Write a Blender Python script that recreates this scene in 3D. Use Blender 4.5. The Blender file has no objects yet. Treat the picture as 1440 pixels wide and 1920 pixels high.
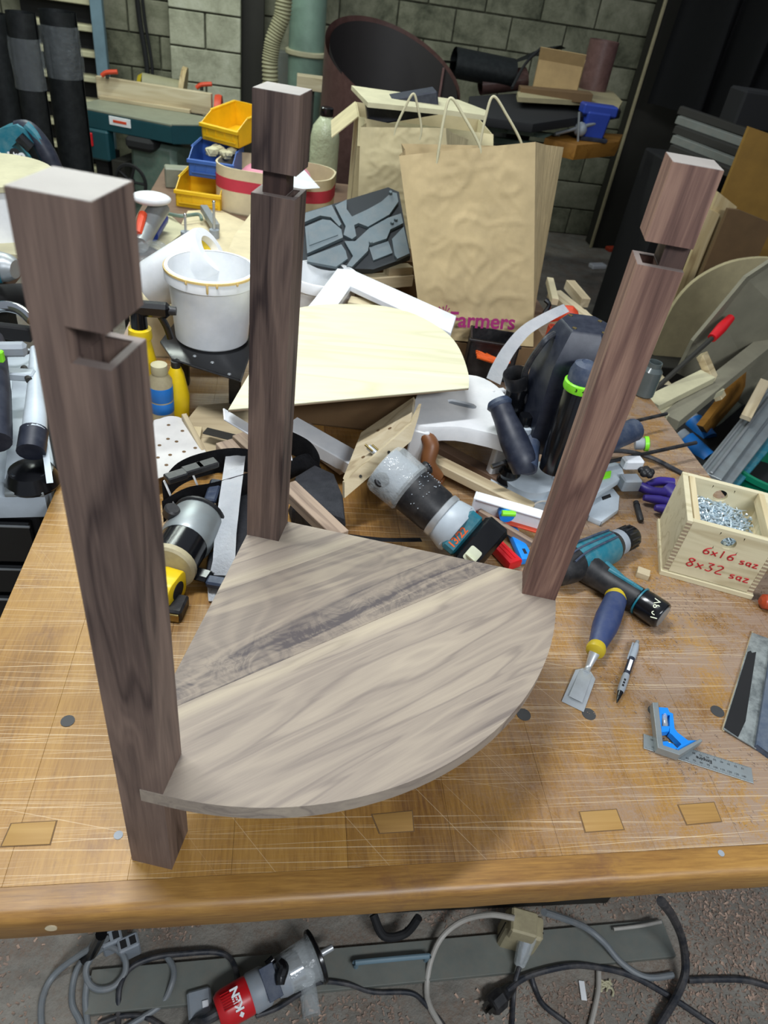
import bpy, bmesh, math, random
from mathutils import Vector, Matrix, noise
rnd = random.Random(7)
sc = bpy.context.scene
COL = sc.collection
# ---------------------------------------------------------------- camera
F, H = 1332.0, 0.8036                      # focal length in pixels (1440x1920), lens height above the bench top
RX = Vector((0.98740537, 0.04085299, 0.15284524))
RY = Vector((-0.09365979, -0.62767131, 0.77282376))
RZ = Vector((0.12750873, -0.77740579, -0.61593974))
cd = bpy.data.cameras.new('camera'); cam = bpy.data.objects.new('camera', cd); COL.objects.link(cam); sc.camera = cam
cd.sensor_fit = 'VERTICAL'; cd.sensor_height = 36; cd.lens = F/1920*36; cd.clip_start = .05; cd.clip_end = 50
cam.matrix_world = Matrix(((RX.x, -RX.y, -RX.z, 0), (RY.x, -RY.y, -RY.z, 0), (RZ.x, -RZ.y, -RZ.z, H), (0, 0, 0, 1)))
cd.dof.use_dof = True; cd.dof.focus_distance = 1.0; cd.dof.aperture_fstop = 9.0
# ---------------------------------------------------------------- world, lamps, exposure
w = bpy.data.worlds.new('world'); sc.world = w; w.use_nodes = True
w.node_tree.nodes['Background'].inputs[0].default_value = (.80, .88, 1, 1)
w.node_tree.nodes['Background'].inputs[1].default_value = 0.34
def area(name, loc, sx, sy, power, col=(1, 1, 1), rz=0, aim=None):
    l = bpy.data.lights.new(name, 'AREA'); l.shape = 'RECTANGLE'; l.size = sx; l.size_y = sy; l.energy = power; l.color = col
    o = bpy.data.objects.new(name, l); o.location = loc; o.rotation_euler = (0, 0, rz); COL.objects.link(o)
    if aim: o.rotation_euler = (Vector(aim)-Vector(loc)).to_track_quat('-Z', 'Y').to_euler()
    return o
area('ceiling_tube_or_fill', (-.35, 1.0, 2.15), .9, .12, 41, (.95, .98, 1), .3)
area('ceiling_tube_or_fill', (-.5, 3.0, 2.1), 1.2, .14, 36, (.90, 1, .93), .1)
area('ceiling_tube_or_fill', (-1.0, 4.3, 2.2), 1.2, .14, 34, (.90, 1, .90), .1)
area('ceiling_tube_or_fill', (.9, -1.3, 1.9), 1.4, .3, 58, (.90, .95, 1), .2, aim=(.3, .9, 0))  # unseen fill lamp added behind the camera to lift camera-facing sides
sc.view_settings.view_transform = 'Standard'; sc.view_settings.look = 'None'
sc.view_settings.exposure = 0.0; sc.view_settings.gamma = 1.0; sc.view_settings.use_curve_mapping = False
# ---------------------------------------------------------------- measuring: a point of the place seen at (px, py) at height z / depth Y
def ray(px, py):
    c = Vector((px-720, py-960, F)); return Vector((RX.dot(c), RY.dot(c), RZ.dot(c)))
def at(px, py, z=0.0):
    r = ray(px, py); return r*((z-H)/r.z)+Vector((0, 0, H))
def aty(px, py, Y):
    r = ray(px, py); return r*(Y/r.y)+Vector((0, 0, H))
def V(*a): return Vector(a)
# ---------------------------------------------------------------- materials
def lin(c):
    def f(v):
        v /= 255.; return v/12.92 if v <= .04045 else ((v+.055)/1.055)**2.4
    return (f(c[0]), f(c[1]), f(c[2]), 1)
class NT:
    def __init__(s, name):
        s.m = bpy.data.materials.new(name); s.m.use_nodes = True; s.t = s.m.node_tree; s.n = s.t.nodes; s.bsdf = s.n['Principled BSDF']
        s.tc = s.n.new('ShaderNodeTexCoord')
    def link(s, a, b): s.t.links.new(a, b)
    def node(s, typ, **kw):
        n = s.n.new(typ)
        for k, v in kw.items(): setattr(n, k, v)
        return n
    def mapped(s, scale=(1, 1, 1), rot=(0, 0, 0), loc=(0, 0, 0), src=None):
        a = s.node('ShaderNodeMapping'); a.inputs['Rotation'].default_value = rot; a.inputs['Location'].default_value = loc
        s.link(src or s.tc.outputs['Object'], a.inputs['Vector'])
        b = s.node('ShaderNodeMapping'); b.inputs['Scale'].default_value = scale; s.link(a.outputs[0], b.inputs['Vector']); return b.outputs[0]
    def noise(s, vec, scale, detail=3, rough=.5, dist=0):
        n = s.node('ShaderNodeTexNoise'); s.link(vec, n.inputs['Vector'])
        n.inputs['Scale'].default_value = scale; n.inputs['Detail'].default_value = detail; n.inputs['Roughness'].default_value = rough; n.inputs['Distortion'].default_value = dist
        return n.outputs['Fac']
    def math(s, op, a, b=0.0, c=None, clamp=False):
        n = s.node('ShaderNodeMath', operation=op, use_clamp=clamp)
        for i, x in enumerate((a, b, c)):
            if x is None: continue
            if hasattr(x, 'default_value'): s.link(x, n.inputs[i])
            else: n.inputs[i].default_value = x
        return n.outputs[0]
    def ramp(s, fac, stops):
        n = s.node('ShaderNodeValToRGB'); e = n.color_ramp.elements
        while len(e) < len(stops): e.new(.5)
        for i, (p, c) in enumerate(stops):
            e[i].position = p; e[i].color = c if len(c) == 4 else lin(c)
        s.link(fac, n.inputs[0]); return n.outputs[0]
    def thr(s, fac, a, b):
        n = s.node('ShaderNodeMapRange'); s.link(fac, n.inputs[0]); n.inputs[1].default_value = a; n.inputs[2].default_value = b; return n.outputs[0]
    def mix(s, fac, a, b, mode='MIX'):
        n = s.node('ShaderNodeMix', data_type='RGBA', blend_type=mode)
        for k, x in ((0, fac), (6, a), (7, b)):
            if hasattr(x, 'default_value'): s.link(x, n.inputs[k])
            elif isinstance(x, tuple): n.inputs[k].default_value = x if len(x) == 4 else lin(x)
            else: n.inputs[k].default_value = x
        return n.outputs[2]
    def bump(s, h, strength=.2, dist=.01):
        n = s.node('ShaderNodeBump'); n.inputs['Strength'].default_value = strength; n.inputs['Distance'].default_value = dist
        s.link(h, n.inputs['Height']); s.link(n.outputs[0], s.bsdf.inputs['Normal'])
    def out(s, col, rough=.5, metal=0, spec=.5):
        if hasattr(col, 'default_value'): s.link(col, s.bsdf.inputs['Base Color'])
        else: s.bsdf.inputs['Base Color'].default_value = lin(col)
        if hasattr(rough, 'default_value'): s.link(rough, s.bsdf.inputs['Roughness'])
        else: s.bsdf.inputs['Roughness'].default_value = rough
        s.bsdf.inputs['Metallic'].default_value = metal; s.bsdf.inputs['Specular IOR Level'].default_value = spec
        return s.m
def plain(name, col, rough=.5, metal=0, dust=0.0, dustcol=(150, 140, 130), bump=0.0, bscale=60, spec=.5):
    s = NT(name); v = s.mapped()
    n = s.noise(v, 14, 5, .65)
    c = s.mix(n, tuple(max(0, x*.86) for x in col), tuple(min(255, x*1.12) for x in col))
    if dust:
        d = s.math('MULTIPLY', s.thr(s.noise(v, 38, 6, .7), .42, .68), dust); c = s.mix(d, c, dustcol)
    if bump: s.bump(s.noise(v, bscale, 4, .6), bump, .004)
    return s.out(c, s.thr(n, 1.2, -.2) if False else rough, metal, spec)
AX = {'X': (.1, 1, 1), 'Y': (1, .1, 1), 'Z': (1, 1, .1)}
SAP = [(.106, .012, -1), (.258, .012, 1)]
def wood(name, dark, base, light, axis='Z', scale=14, rings=16, rot=0, seed=0, rough=.6, vary=.12, fine=.35, pts=(.2, .5, .8), bump=.08, k1=.45, sap=None, figure=None):
    s = NT(name); sx = AX[axis]
    oi = s.node('ShaderNodeObjectInfo')
    off = s.node('ShaderNodeVectorMath', operation='SCALE'); s.link(oi.outputs['Random'], off.inputs['Scale']); off.inputs[0].default_value = (7, 5, 9)
    add = s.node('ShaderNodeVectorMath', operation='ADD'); s.link(s.tc.outputs['Object'], add.inputs[0]); s.link(off.outputs[0], add.inputs[1])
    v = s.mapped(sx, (0, 0, -rot), (seed, seed*.7, seed*1.3))
    v2 = s.node('ShaderNodeVectorMath', operation='ADD'); s.link(v, v2.inputs[0]); s.link(off.outputs[0], v2.inputs[1]); v = v2.outputs[0]
    n1 = s.noise(v, scale, 2.5, .55, .35)
    ring = s.math('MULTIPLY', s.math('ADD', s.math('SINE', s.math('MULTIPLY', n1, rings*6.28)), 1), .5)
    ring2 = s.math('MULTIPLY', s.math('ADD', s.math('SINE', s.math('MULTIPLY', n1, rings*17.3)), 1), .5)
    vf = s.node('ShaderNodeVectorMath', operation='MULTIPLY'); s.link(v, vf.inputs[0]); vf.inputs[1].default_value = (1, 1, 1)
    fib = s.noise(s.mapped(tuple(1 if a == 1 else .3 for a in sx), src=v), scale*22, 3, .7)
    f = s.math('ADD', s.math('MULTIPLY', s.math('SUBTRACT', s.math('POWER', ring, .5), .6), .22), s.math('ADD', s.math('MULTIPLY', s.math('SUBTRACT', n1, .5), k1), .5))
    f = s.math('ADD', f, s.math('MULTIPLY', s.math('SUBTRACT', ring2, .5), .09))
    f = s.math('ADD', f, s.math('MULTIPLY', s.math('SUBTRACT', fib, .5), fine))
    f = s.math('ADD', f, s.math('MULTIPLY', s.math('SUBTRACT', oi.outputs['Random'], .5), vary))
    if sap or figure:
        sp = s.node('ShaderNodeSeparateXYZ'); s.link(s.tc.outputs['Object'], sp.inputs[0])
        dd = s.math('MULTIPLY', s.math('SUBTRACT', sp.outputs[0], sp.outputs[1]), .7071)      # distance across the boards
        dw = s.math('ADD', dd, s.math('MULTIPLY', s.math('SUBTRACT', s.noise(s.tc.outputs['Object'], 9, 2), .5), .012))
    if figure:
        k_ = s.math('SUBTRACT', 1.0, s.math('DIVIDE', s.math('ABSOLUTE', s.math('SUBTRACT', dw, figure[0])), figure[1]), clamp=True)
        sw = s.math('SINE', s.math('MULTIPLY', s.noise(s.tc.outputs['Object'], 22, 4, .6, 1.6), 42))
        f = s.math('SUBTRACT', f, s.math('MULTIPLY', k_, s.math('ADD', .14, s.math('MULTIPLY', sw, .07))))
        w2 = s.math('SINE', s.math('MULTIPLY', s.noise(s.tc.outputs['Object'], 7, 2, .5, .8), 60)); f = s.math('ADD', f, s.math('MULTIPLY', w2, .035))
    c = s.ramp(f, [(pts[0], dark), (pts[1], base), (pts[2], light)])
    if sap:
        for c0, w0, sg in sap:
            k_ = s.math('SUBTRACT', 1.0, s.math('DIVIDE', s.math('ABSOLUTE', s.math('SUBTRACT', dw, c0)), w0), clamp=True)
            c = s.mix(s.math('MULTIPLY', s.math('POWER', k_, .8), .34), c, (206, 192, 162))
    if bump: s.bump(fib, bump, .001)
    return s.out(c, rough, 0, .35)
def glassy(name, col=(225, 232, 232), rough=.1, alpha=.35):
    s = NT(name); m = s.out(col, rough); s.bsdf.inputs['Alpha'].default_value = alpha
    s.bump(s.noise(s.mapped(), 30, 4, .6), .6, .01); return m
M = {}
M['walnut_leg'] = wood('walnut_leg', (48, 37, 36), (92, 76, 69), (128, 107, 95), 'Z', 22, 4, seed=2, fine=.4, pts=(.22, .5, .82), k1=.75)
M['walnut_leg_warm'] = wood('walnut_leg_warm', (64, 42, 38), (110, 82, 72), (154, 122, 104), 'Z', 20, 5, seed=5, fine=.4, pts=(.22, .5, .8), k1=.8)
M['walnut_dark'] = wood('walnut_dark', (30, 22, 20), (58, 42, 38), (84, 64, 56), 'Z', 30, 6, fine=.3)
M['walnut_shelf'] = wood('walnut_shelf', (98, 88, 84), (144, 132, 119), (168, 155, 137), 'X', 24, 5, rot=math.radians(45), fine=.26, seed=3, vary=.0, pts=(.16, .5, .82), k1=.62, sap=SAP)
M['walnut_shelf_dark'] = wood('walnut_shelf_dark', (80, 73, 73), (136, 124, 111), (160, 147, 128), 'X', 18, 7, rot=math.radians(45), fine=.26, seed=8, vary=.0, pts=(.18, .5, .8), k1=.55, figure=(.228, .040))
M['walnut_scrap'] = wood('walnut_scrap', (104, 86, 74), (150, 130, 112), (176, 156, 134), 'X', 20, 4)
M['pine'] = wood('pine', (150, 132, 104), (190, 174, 142), (214, 202, 174), 'X', 12, 4, fine=.2)
M['pine_y'] = wood('pine_y', (150, 128, 92), (196, 178, 138), (222, 208, 172), 'Y', 12, 4, fine=.2)
M['pine_z'] = wood('pine_z', (140, 116, 80), (190, 168, 124), (214, 196, 156), 'Z', 12, 4, fine=.2)
M['pinebox'] = wood('pinebox', (168, 152, 116), (206, 196, 162), (224, 214, 184), 'X', 22, 3, fine=.15)
M['ply'] = wood('ply', (196, 190, 156), (214, 211, 180), (226, 224, 198), 'X', 16, 3, fine=.2, vary=.02)
M['ply_edge'] = plain('ply_edge', (150, 132, 108), .7)
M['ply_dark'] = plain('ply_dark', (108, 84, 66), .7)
M['mdf'] = plain('mdf', (138, 104, 42), .7)
M['mdf_pale'] = plain('mdf_pale', (170, 158, 122), .7, dust=.3, dustcol=(150, 140, 110))
M['kraft'] = plain('kraft', (178, 158, 118), .8, bump=.15, bscale=30)
M['kraft_pale'] = plain('kraft_pale', (188, 176, 138), .8, bump=.15, bscale=30)
M['card'] = plain('card', (176, 148, 104), .85)
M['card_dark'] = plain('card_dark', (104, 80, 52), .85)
M['white'] = plain('white_plastic', (236, 241, 245), .35)
M['white_bucket'] = plain('white_bucket', (240, 246, 252), .3, dust=.08, dustcol=(214, 206, 170))
M['glue'] = plain('dried_glue', (214, 184, 118), .35)
M['whitep'] = plain('white_paint', (232, 240, 250), .3)
M['teal'] = plain('teal_plastic', (24, 106, 124), .4, dust=.35, dustcol=(120, 150, 150))
M['teal_dark'] = plain('teal_dark', (14, 62, 70), .5)
M['black'] = plain('black_plastic', (24, 25, 28), .45, dust=.22, dustcol=(96, 92, 90))
M['blacks'] = plain('black_gloss', (14, 15, 18), .2)
M['blackm'] = plain('black_matt', (20, 20, 22), .8)
M['rubber'] = plain('black_rubber', (30, 34, 36), .6, dust=.25, dustcol=(80, 84, 84))
M['navy'] = plain('navy_plastic', (26, 31, 46), .45, dust=.22, dustcol=(84, 88, 98))
M['navyl'] = plain('navy_light', (48, 60, 82), .5, dust=.3, dustcol=(120, 124, 130))
M['grey'] = plain('grey_metal', (150, 155, 158), .4, .5, dust=.2)
M['alu'] = plain('aluminium', (150, 158, 160), .42, .5, dust=.2)
M['steel'] = plain('steel', (196, 201, 204), .34, .55, dust=.15)
M['benchp'] = wood('inlay_wood', (124, 90, 46), (158, 122, 68), (176, 142, 86), 'X', 14, 4)
M['plug'] = plain('dark_dowel', (62, 62, 62), .6)
M['chrome'] = plain('chrome', (210, 214, 218), .12, 1)
M['greyp'] = plain('grey_plastic', (140, 148, 156), .5, dust=.2)
M['lightgrey'] = plain('light_grey_paint', (182, 192, 200), .4)
M['yellow'] = plain('yellow_plastic', (232, 196, 22), .4)
M['yellowb'] = plain('yellow_bin', (226, 180, 20), .45)
M['blueb'] = plain('blue_bin', (56, 96, 168), .45)
M['blue'] = plain('bright_blue', (22, 132, 226), .4)
M['bluet'] = plain('blue_tape', (22, 110, 190), .5)
M['bluev'] = plain('vice_blue', (38, 62, 150), .4)
M['bluec'] = plain('chisel_blue', (42, 56, 94), .5, dust=.35, dustcol=(86, 92, 110))
M['olive'] = plain('chisel_yellow', (178, 156, 36), .4)
M['red'] = plain('red_plastic', (196, 26, 34), .35)
M['redo'] = plain('orange_red', (206, 70, 38), .5)
M['redink'] = plain('red_ink', (176, 26, 34), .6)
M['purple'] = plain('purple_glove', (54, 40, 128), .4)
M['magenta'] = plain('magenta_print', (146, 26, 96), .7)
M['lime'] = plain('lime_ring', (132, 226, 44), .4)
M['orange'] = plain('orange_cord', (236, 96, 24), .6)
M['orangew'] = wood('orange_wood', (120, 80, 28), (150, 104, 40), (166, 120, 56), 'X', 12, 3)
M['pink'] = plain('pink_foam', (206, 132, 150), .6)
M['green'] = plain('green_bucket', (6, 116, 84), .4)
M['mgreen'] = plain('machine_green', (96, 118, 106), .45, dust=.2)
M['mtop'] = plain('machine_top', (132, 136, 118), .45, dust=.2)
M['duct'] = plain('duct_green', (122, 146, 132), .4)
M['hose'] = plain('ribbed_hose', (150, 146, 116), .6)
M['felt'] = plain('white_felt', (230, 240, 250), .9, bump=.5, bscale=200)
M['nylon'] = plain('black_nylon', (26, 28, 34), .85, bump=.5, bscale=260, dust=.15, dustcol=(90, 90, 96))
M['case'] = plain('case_grey', (92, 106, 112), .55, dust=.15)
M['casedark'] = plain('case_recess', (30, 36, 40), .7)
M['brownroll'] = plain('laminate_brown', (98, 72, 68), .35, dust=.3, dustcol=(140, 110, 106))
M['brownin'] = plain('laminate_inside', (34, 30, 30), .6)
M['cable'] = plain('black_cable', (32, 36, 44), .5, dust=.2)
M['cableg'] = plain('grey_cable', (112, 118, 122), .5, dust=.2)
M['cablew'] = plain('white_cable', (172, 168, 160), .5, dust=.3)
M['ivory'] = plain('old_ivory', (170, 160, 128), .5, dust=.3, dustcol=(110, 96, 80))
M['sand'] = plain('sanding_disc', (206, 204, 200), .85)
M['amber'] = plain('amber_handle', (168, 66, 34), .35)
M['steelblue'] = plain('blue_grey_steel', (104, 128, 140), .5)
M['darksteel'] = plain('dark_steel', (38, 36, 30), .7)
M['cream'] = plain('cream_board', (186, 180, 148), .7)
M['carton'] = plain('carton_cream', (206, 192, 158), .8)
M['cartonred'] = plain('carton_red', (190, 52, 70), .7)
M['plank_grey'] = plain('grey_painted_plank', (108, 112, 106), .6, dust=.3, dustcol=(130, 120, 106))
M['printw'] = plain('white_print', (232, 236, 238), .5)
M['printk'] = plain('black_print', (22, 22, 24), .5)
M['cream_label'] = plain('cream_label', (214, 218, 190), .5)
M['brass'] = plain('brass', (170, 150, 96), .3, .9)
M['spine'] = plain('spine_blue_grey', (74, 86, 104), .5, dust=.5, dustcol=(120, 126, 132))
M['platemat'] = plain('worn_plate', (146, 152, 150), .55, .2, dust=.9, dustcol=(70, 76, 78))
M['clear'] = glassy('clear_plastic', (215, 222, 224), .08, .35)
M['film'] = glassy('stretch_film', (170, 178, 182), .08, .16)
M['jug'] = glassy('clear_jug', (196, 204, 170), .2, .7)
M['amberdark'] = plain('dark_amber', (120, 76, 44), .4)
# bench top: honey coloured, pores along Y, thin pale scratches along X, purple-grey dust and stains
def bench_mat(name, along='Y'):
    s = NT(name); v = s.mapped()
    oi = s.node('ShaderNodeObjectInfo')
    gx = (60, 4, 1) if along == 'Y' else (4, 60, 60)
    big = s.noise(s.mapped((5, 1.2, 1) if along == 'Y' else (1.2, 6, 6)), 1.6, 4, .6, .4)
    fib = s.noise(s.mapped(gx), 5, 4, .7)
    f = s.math('ADD', s.math('MULTIPLY', big, .75), s.math('MULTIPLY', s.math('SUBTRACT', fib, .5), .5))
    f = s.math('ADD', f, s.math('MULTIPLY', s.math('SUBTRACT', oi.outputs['Random'], .35), .16))
    c = s.ramp(f, [(.18, (104, 70, 34)), (.42, (152, 112, 54)), (.62, (174, 134, 68)), (.8, (190, 154, 90))])
    pore = s.thr(s.noise(s.mapped((90, 5, 1) if along == 'Y' else (5, 90, 90)), 6, 2, .5), .64, .78)
    c = s.mix(s.math('MULTIPLY', pore, .35), c, (92, 58, 34))
    st = s.thr(s.noise(v, 9, 6, .75), .56, .72); c = s.mix(s.math('MULTIPLY', st, .55), c, (96, 62, 52))
    ink = s.thr(s.noise(s.mapped(loc=(3, 1, 0)), 26, 3, .6), .74, .78); c = s.mix(s.math('MULTIPLY', ink, .7), c, (46, 36, 58))
    if along == 'Y':
        # sawdust haze, thickest to the right and back of the bench
        sep = s.node('ShaderNodeSeparateXYZ'); s.link(s.tc.outputs['Object'], sep.inputs[0])
        m = s.math('ADD', s.thr(sep.outputs[0], .18, .62), s.thr(sep.outputs[1], 1.3, 1.7), clamp=True)
        m = s.math('ADD', s.math('MULTIPLY', m, .50), 0.03)
        d = s.thr(s.noise(v, 11, 8, .78), .57, .45); d2 = s.thr(s.noise(v, 300, 3, .8), .46, .60)
        dd = s.math('MULTIPLY', s.math('MULTIPLY', s.math('ADD', s.math('MULTIPLY', d, .8), s.math('MULTIPLY', d2, .55)), m), 2.0, clamp=True)
        c = s.mix(dd, c, (146, 124, 106))
        for k, (ry, lo, hi, st_) in enumerate(((.03, .69, .74, .55), (-.05, .70, .74, .5), (.015, .71, .75, .5), (.22, .75, .77, .35), (.9, .765, .78, .3), (-.02, .70, .75, .45))):
            sc1 = s.thr(s.noise(s.mapped((.9, 330, 1), (0, 0, ry), (k*3.1, k, 0)), 1.7, 2, .45), lo-.05, hi-.035)
            c = s.mix(s.math('MULTIPLY', sc1, st_), c, (226, 206, 172))
    else:
        c = s.mix(s.math('MULTIPLY', s.thr(s.noise(v, 20, 4, .6), .5, .8), .4), c, (128, 84, 36))
    r = s.math('ADD', s.math('MULTIPLY', s.noise(v, 8, 4, .6), .3), .27)
    s.bump(fib, .12, .001)
    return s.out(c, r, 0, .5)
M['bench'] = bench_mat('bench_top'); M['benchx'] = bench_mat('bench_edge', 'X')
def concrete(name, a, b, c3, sc_=5, bump=.4, warm=None):
    s = NT(name); v = s.mapped(); oi = s.node('ShaderNodeObjectInfo')
    off = s.node('ShaderNodeVectorMath', operation='SCALE'); s.link(oi.outputs['Random'], off.inputs['Scale']); off.inputs[0].default_value = (17, 15, 9)
    v2 = s.node('ShaderNodeVectorMath', operation='ADD'); s.link(v, v2.inputs[0]); s.link(off.outputs[0], v2.inputs[1]); v = v2.outputs[0]
    n = s.noise(v, sc_, 8, .7, .3); n2 = s.noise(v, sc_*18, 4, .7)
    f = s.math('ADD', n, s.math('MULTIPLY', s.math('SUBTRACT', oi.outputs['Random'], .5), .16))
    c = s.ramp(f, [(.3, a), (.5, b), (.7, c3)])
    c = s.mix(s.math('MULTIPLY', s.thr(n2, .55, .75), .35), c, a)
    if warm:
        d = s.thr(s.noise(s.mapped(loc=(5, 5, 5)), 7, 8, .75), .46, .58); d = s.math('MULTIPLY', d, s.thr(s.noise(s.mapped(), 150, 3, .8), .35, .6)); c = s.mix(s.math('MULTIPLY', d, .8), c, warm)
    s.bump(n2, bump, .01); return s.out(c, .85, 0, .3)
M['block'] = concrete('grey_block', (74, 76, 62), (124, 124, 104), (152, 150, 130))
M['blockw'] = concrete('painted_block', (140, 140, 120), (178, 178, 156), (196, 196, 178))
M['mortar'] = concrete('mortar', (52, 52, 42), (76, 76, 62), (96, 96, 82), 20)
M['floor'] = concrete('workshop_floor', (84, 80, 74), (126, 122, 114), (148, 142, 132), 4, .5, warm=(122, 104, 90))
M['zinc'] = plain('zinc', (205, 220, 228), .3, .55)
M['jugd'] = plain('murky_glass', (84, 92, 92), .2)
M['chips'] = plain('wood_chips', (176, 150, 132), .9)
M['dustchips'] = plain('pinkish_sawdust', (146, 126, 112), .9)
M['endgrain_glare'] = plain('sawn_end_grain_glare', (142, 136, 130), .5)  # sawn ends are paler; overhead glare is put into this colour too
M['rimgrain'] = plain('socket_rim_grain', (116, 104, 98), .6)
M['board_grey'] = plain('board_grey', (126, 122, 104), .7)
# ---------------------------------------------------------------- mesh helpers
def frame(o, z, x=None):
    z = Vector(z).normalized(); x = Vector(x) if x is not None else (Vector((1, 0, 0)) if abs(z.x) < .9 else Vector((0, 1, 0)))
    x = (x-z*x.dot(z)).normalized(); y = z.cross(x)
    return Matrix(((x.x, y.x, z.x, o[0]), (x.y, y.y, z.y, o[1]), (x.z, y.z, z.z, o[2]), (0, 0, 0, 1)))
def T(x=0, y=0, z=0, rx=0, ry=0, rz=0):
    from mathutils import Euler
    return Matrix.Translation((x, y, z)) @ Euler((rx, ry, rz)).to_matrix().to_4x4()
class B:
    def __init__(s, X=None): s.b = bmesh.new(); s.X = X
    def _x(s, vs, X):
        for m in (X, s.X):
            if m is not None: bmesh.ops.transform(s.b, matrix=m, verts=vs)
    def box(s, lo, hi, bev=0, X=None, seg=1, taper=None):
        r = bmesh.ops.create_cube(s.b, size=1); vs = r['verts']
        for v in vs:
            v.co = Vector(((lo[i]+hi[i])/2+v.co[i]*(hi[i]-lo[i]) for i in range(3)))
            if taper and v.co.z > (lo[2]+hi[2])/2:
                for i in (0, 1): c = (lo[i]+hi[i])/2; v.co[i] = c+(v.co[i]-c)*taper
        if bev:
            es = list({e for v in vs for e in v.link_edges})
            r = bmesh.ops.bevel(s.b, geom=es, offset=bev, segments=seg, profile=.5, affect='EDGES', clamp_overlap=True)
            vs = list({v for f in r['faces'] for v in f.verts} | {v for v in vs if v.is_valid})
        s._x(vs, X); return s
    def lathe(s, prof, seg=24, X=None, caps=True, arc=None):
        rings = []; vs = []
        for r, z in prof:
            ring = [s.b.verts.new((r*math.cos(2*math.pi*i/seg), r*math.sin(2*math.pi*i/seg), z)) for i in range(seg)]
            rings.append(ring); vs += ring
        for a, b in zip(rings, rings[1:]):
            for i in range(seg): s.b.faces.new((a[i], a[(i+1) % seg], b[(i+1) % seg], b[i]))
        if caps:
            s.b.faces.new(rings[0][::-1]); s.b.faces.new(rings[-1])
        s._x(vs, X); return s
    def cyl(s, p0, p1, r, r1=None, seg=18, caps=True):
        p0 = Vector(p0); p1 = Vector(p1); d = (p1-p0); r1 = r if r1 is None else r1
        return s.lathe([(r, 0), (r1, d.length)], seg, frame(p0, d), caps)
    def prism(s, poly, z0, z1, X=None, bev=0):
        a = [s.b.verts.new((p[0], p[1], z0)) for p in poly]; b = [s.b.verts.new((p[0], p[1], z1)) for p in poly]; n = len(poly)
        fs = [s.b.faces.new(a[::-1]), s.b.faces.new(b)]
        for i in range(n): fs.append(s.b.faces.new((a[i], a[(i+1) % n], b[(i+1) % n], b[i])))
        vs = a+b
        if bev:
            es = list({e for f in fs[:2] for e in f.edges})
            r = bmesh.ops.bevel(s.b, geom=es, offset=bev, segments=2, profile=.5, affect='EDGES', clamp_overlap=True)
            vs = list({v for f in r['faces'] for v in f.verts} | {v for v in vs if v.is_valid})
        s._x(vs, X); return s
    def plate(s, pts, t):
        """flat board: outline pts (3-D, one plane), thickness t away from the side facing up/front"""
        pts = [Vector(p) for p in pts]; n = Vector((0, 0, 0))
        for i in range(len(pts)): n += (pts[i]-pts[0]).cross(pts[(i+1) % len(pts)]-pts[0])
        n.normalize()
        if n.dot(Vector((0, 0, H))-pts[0]) < 0: n = -n
        a = [s.b.verts.new(p) for p in pts]; b = [s.b.verts.new(p-n*t) for p in pts]; k = len(pts)
        s.b.faces.new(a); s.b.faces.new(b[::-1])
        for i in range(k): s.b.faces.new((a[i], b[i], b[(i+1) % k], a[(i+1) % k]))
        s._x(a+b, None); return s
    def tube(s, pts, r, seg=8, sub=6, rr=None, flat=1.0, X=None, close=False):
        P = [Vector(p) for p in pts]; S = []; RR = []
        n = len(P); rr = rr or [r]*n
        if n > 2 and sub > 1:
            for i in range(n-1):
                p0, p1, p2, p3 = P[max(i-1, 0)], P[i], P[i+1], P[min(i+2, n-1)]
                for k in range(sub):
                    t = k/sub; S.append(.5*((2*p1)+(p2-p0)*t+(2*p0-5*p1+4*p2-p3)*t*t+(3*p1-p0-3*p2+p3)*t**3)); RR.append(rr[i]*(1-t)+rr[i+1]*t)
            S.append(P[-1]); RR.append(rr[-1])
        else: S, RR = P, rr
        up = None; rings = []; vs = []
        for i, p in enumerate(S):
            d = (S[min(i+1, len(S)-1)]-S[max(i-1, 0)]).normalized()
            if up is None:
                up = Vector((0, 0, 1)) if abs(d.z) < .9 else Vector((1, 0, 0))
            x = (up-d*up.dot(d)).normalized(); up = x; y = d.cross(x)
            ring = [s.b.verts.new(p+(x*math.cos(2*math.pi*k/seg)*flat+y*math.sin(2*math.pi*k/seg))*RR[i]) for k in range(seg)]
            rings.append(ring); vs += ring
        for a, b in zip(rings, rings[1:]):
            for k in range(seg): s.b.faces.new((a[k], a[(k+1) % seg], b[(k+1) % seg], b[k]))
        s.b.faces.new(rings[0][::-1]); s.b.faces.new(rings[-1]); s._x(vs, X); return s
    def grid(s, fn, nu, nv, t=0):
        g = [[s.b.verts.new(fn(i/nu, j/nv)) for j in range(nv+1)] for i in range(nu+1)]
        for i in range(nu):
            for j in range(nv): s.b.faces.new((g[i][j], g[i+1][j], g[i+1][j+1], g[i][j+1]))
        if t: bmesh.ops.solidify(s.b, geom=s.b.faces[:], thickness=t)
        return s
    def ball(s, c, r, sc_=(1, 1, 1), X=None, sub=2):
        q = bmesh.ops.create_icosphere(s.b, subdivisions=sub, radius=r)
        for v in q['verts']: v.co = Vector((v.co.x*sc_[0]+c[0], v.co.y*sc_[1]+c[1], v.co.z*sc_[2]+c[2]))
        s._x(q['verts'], X); return s
MW = {}
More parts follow.
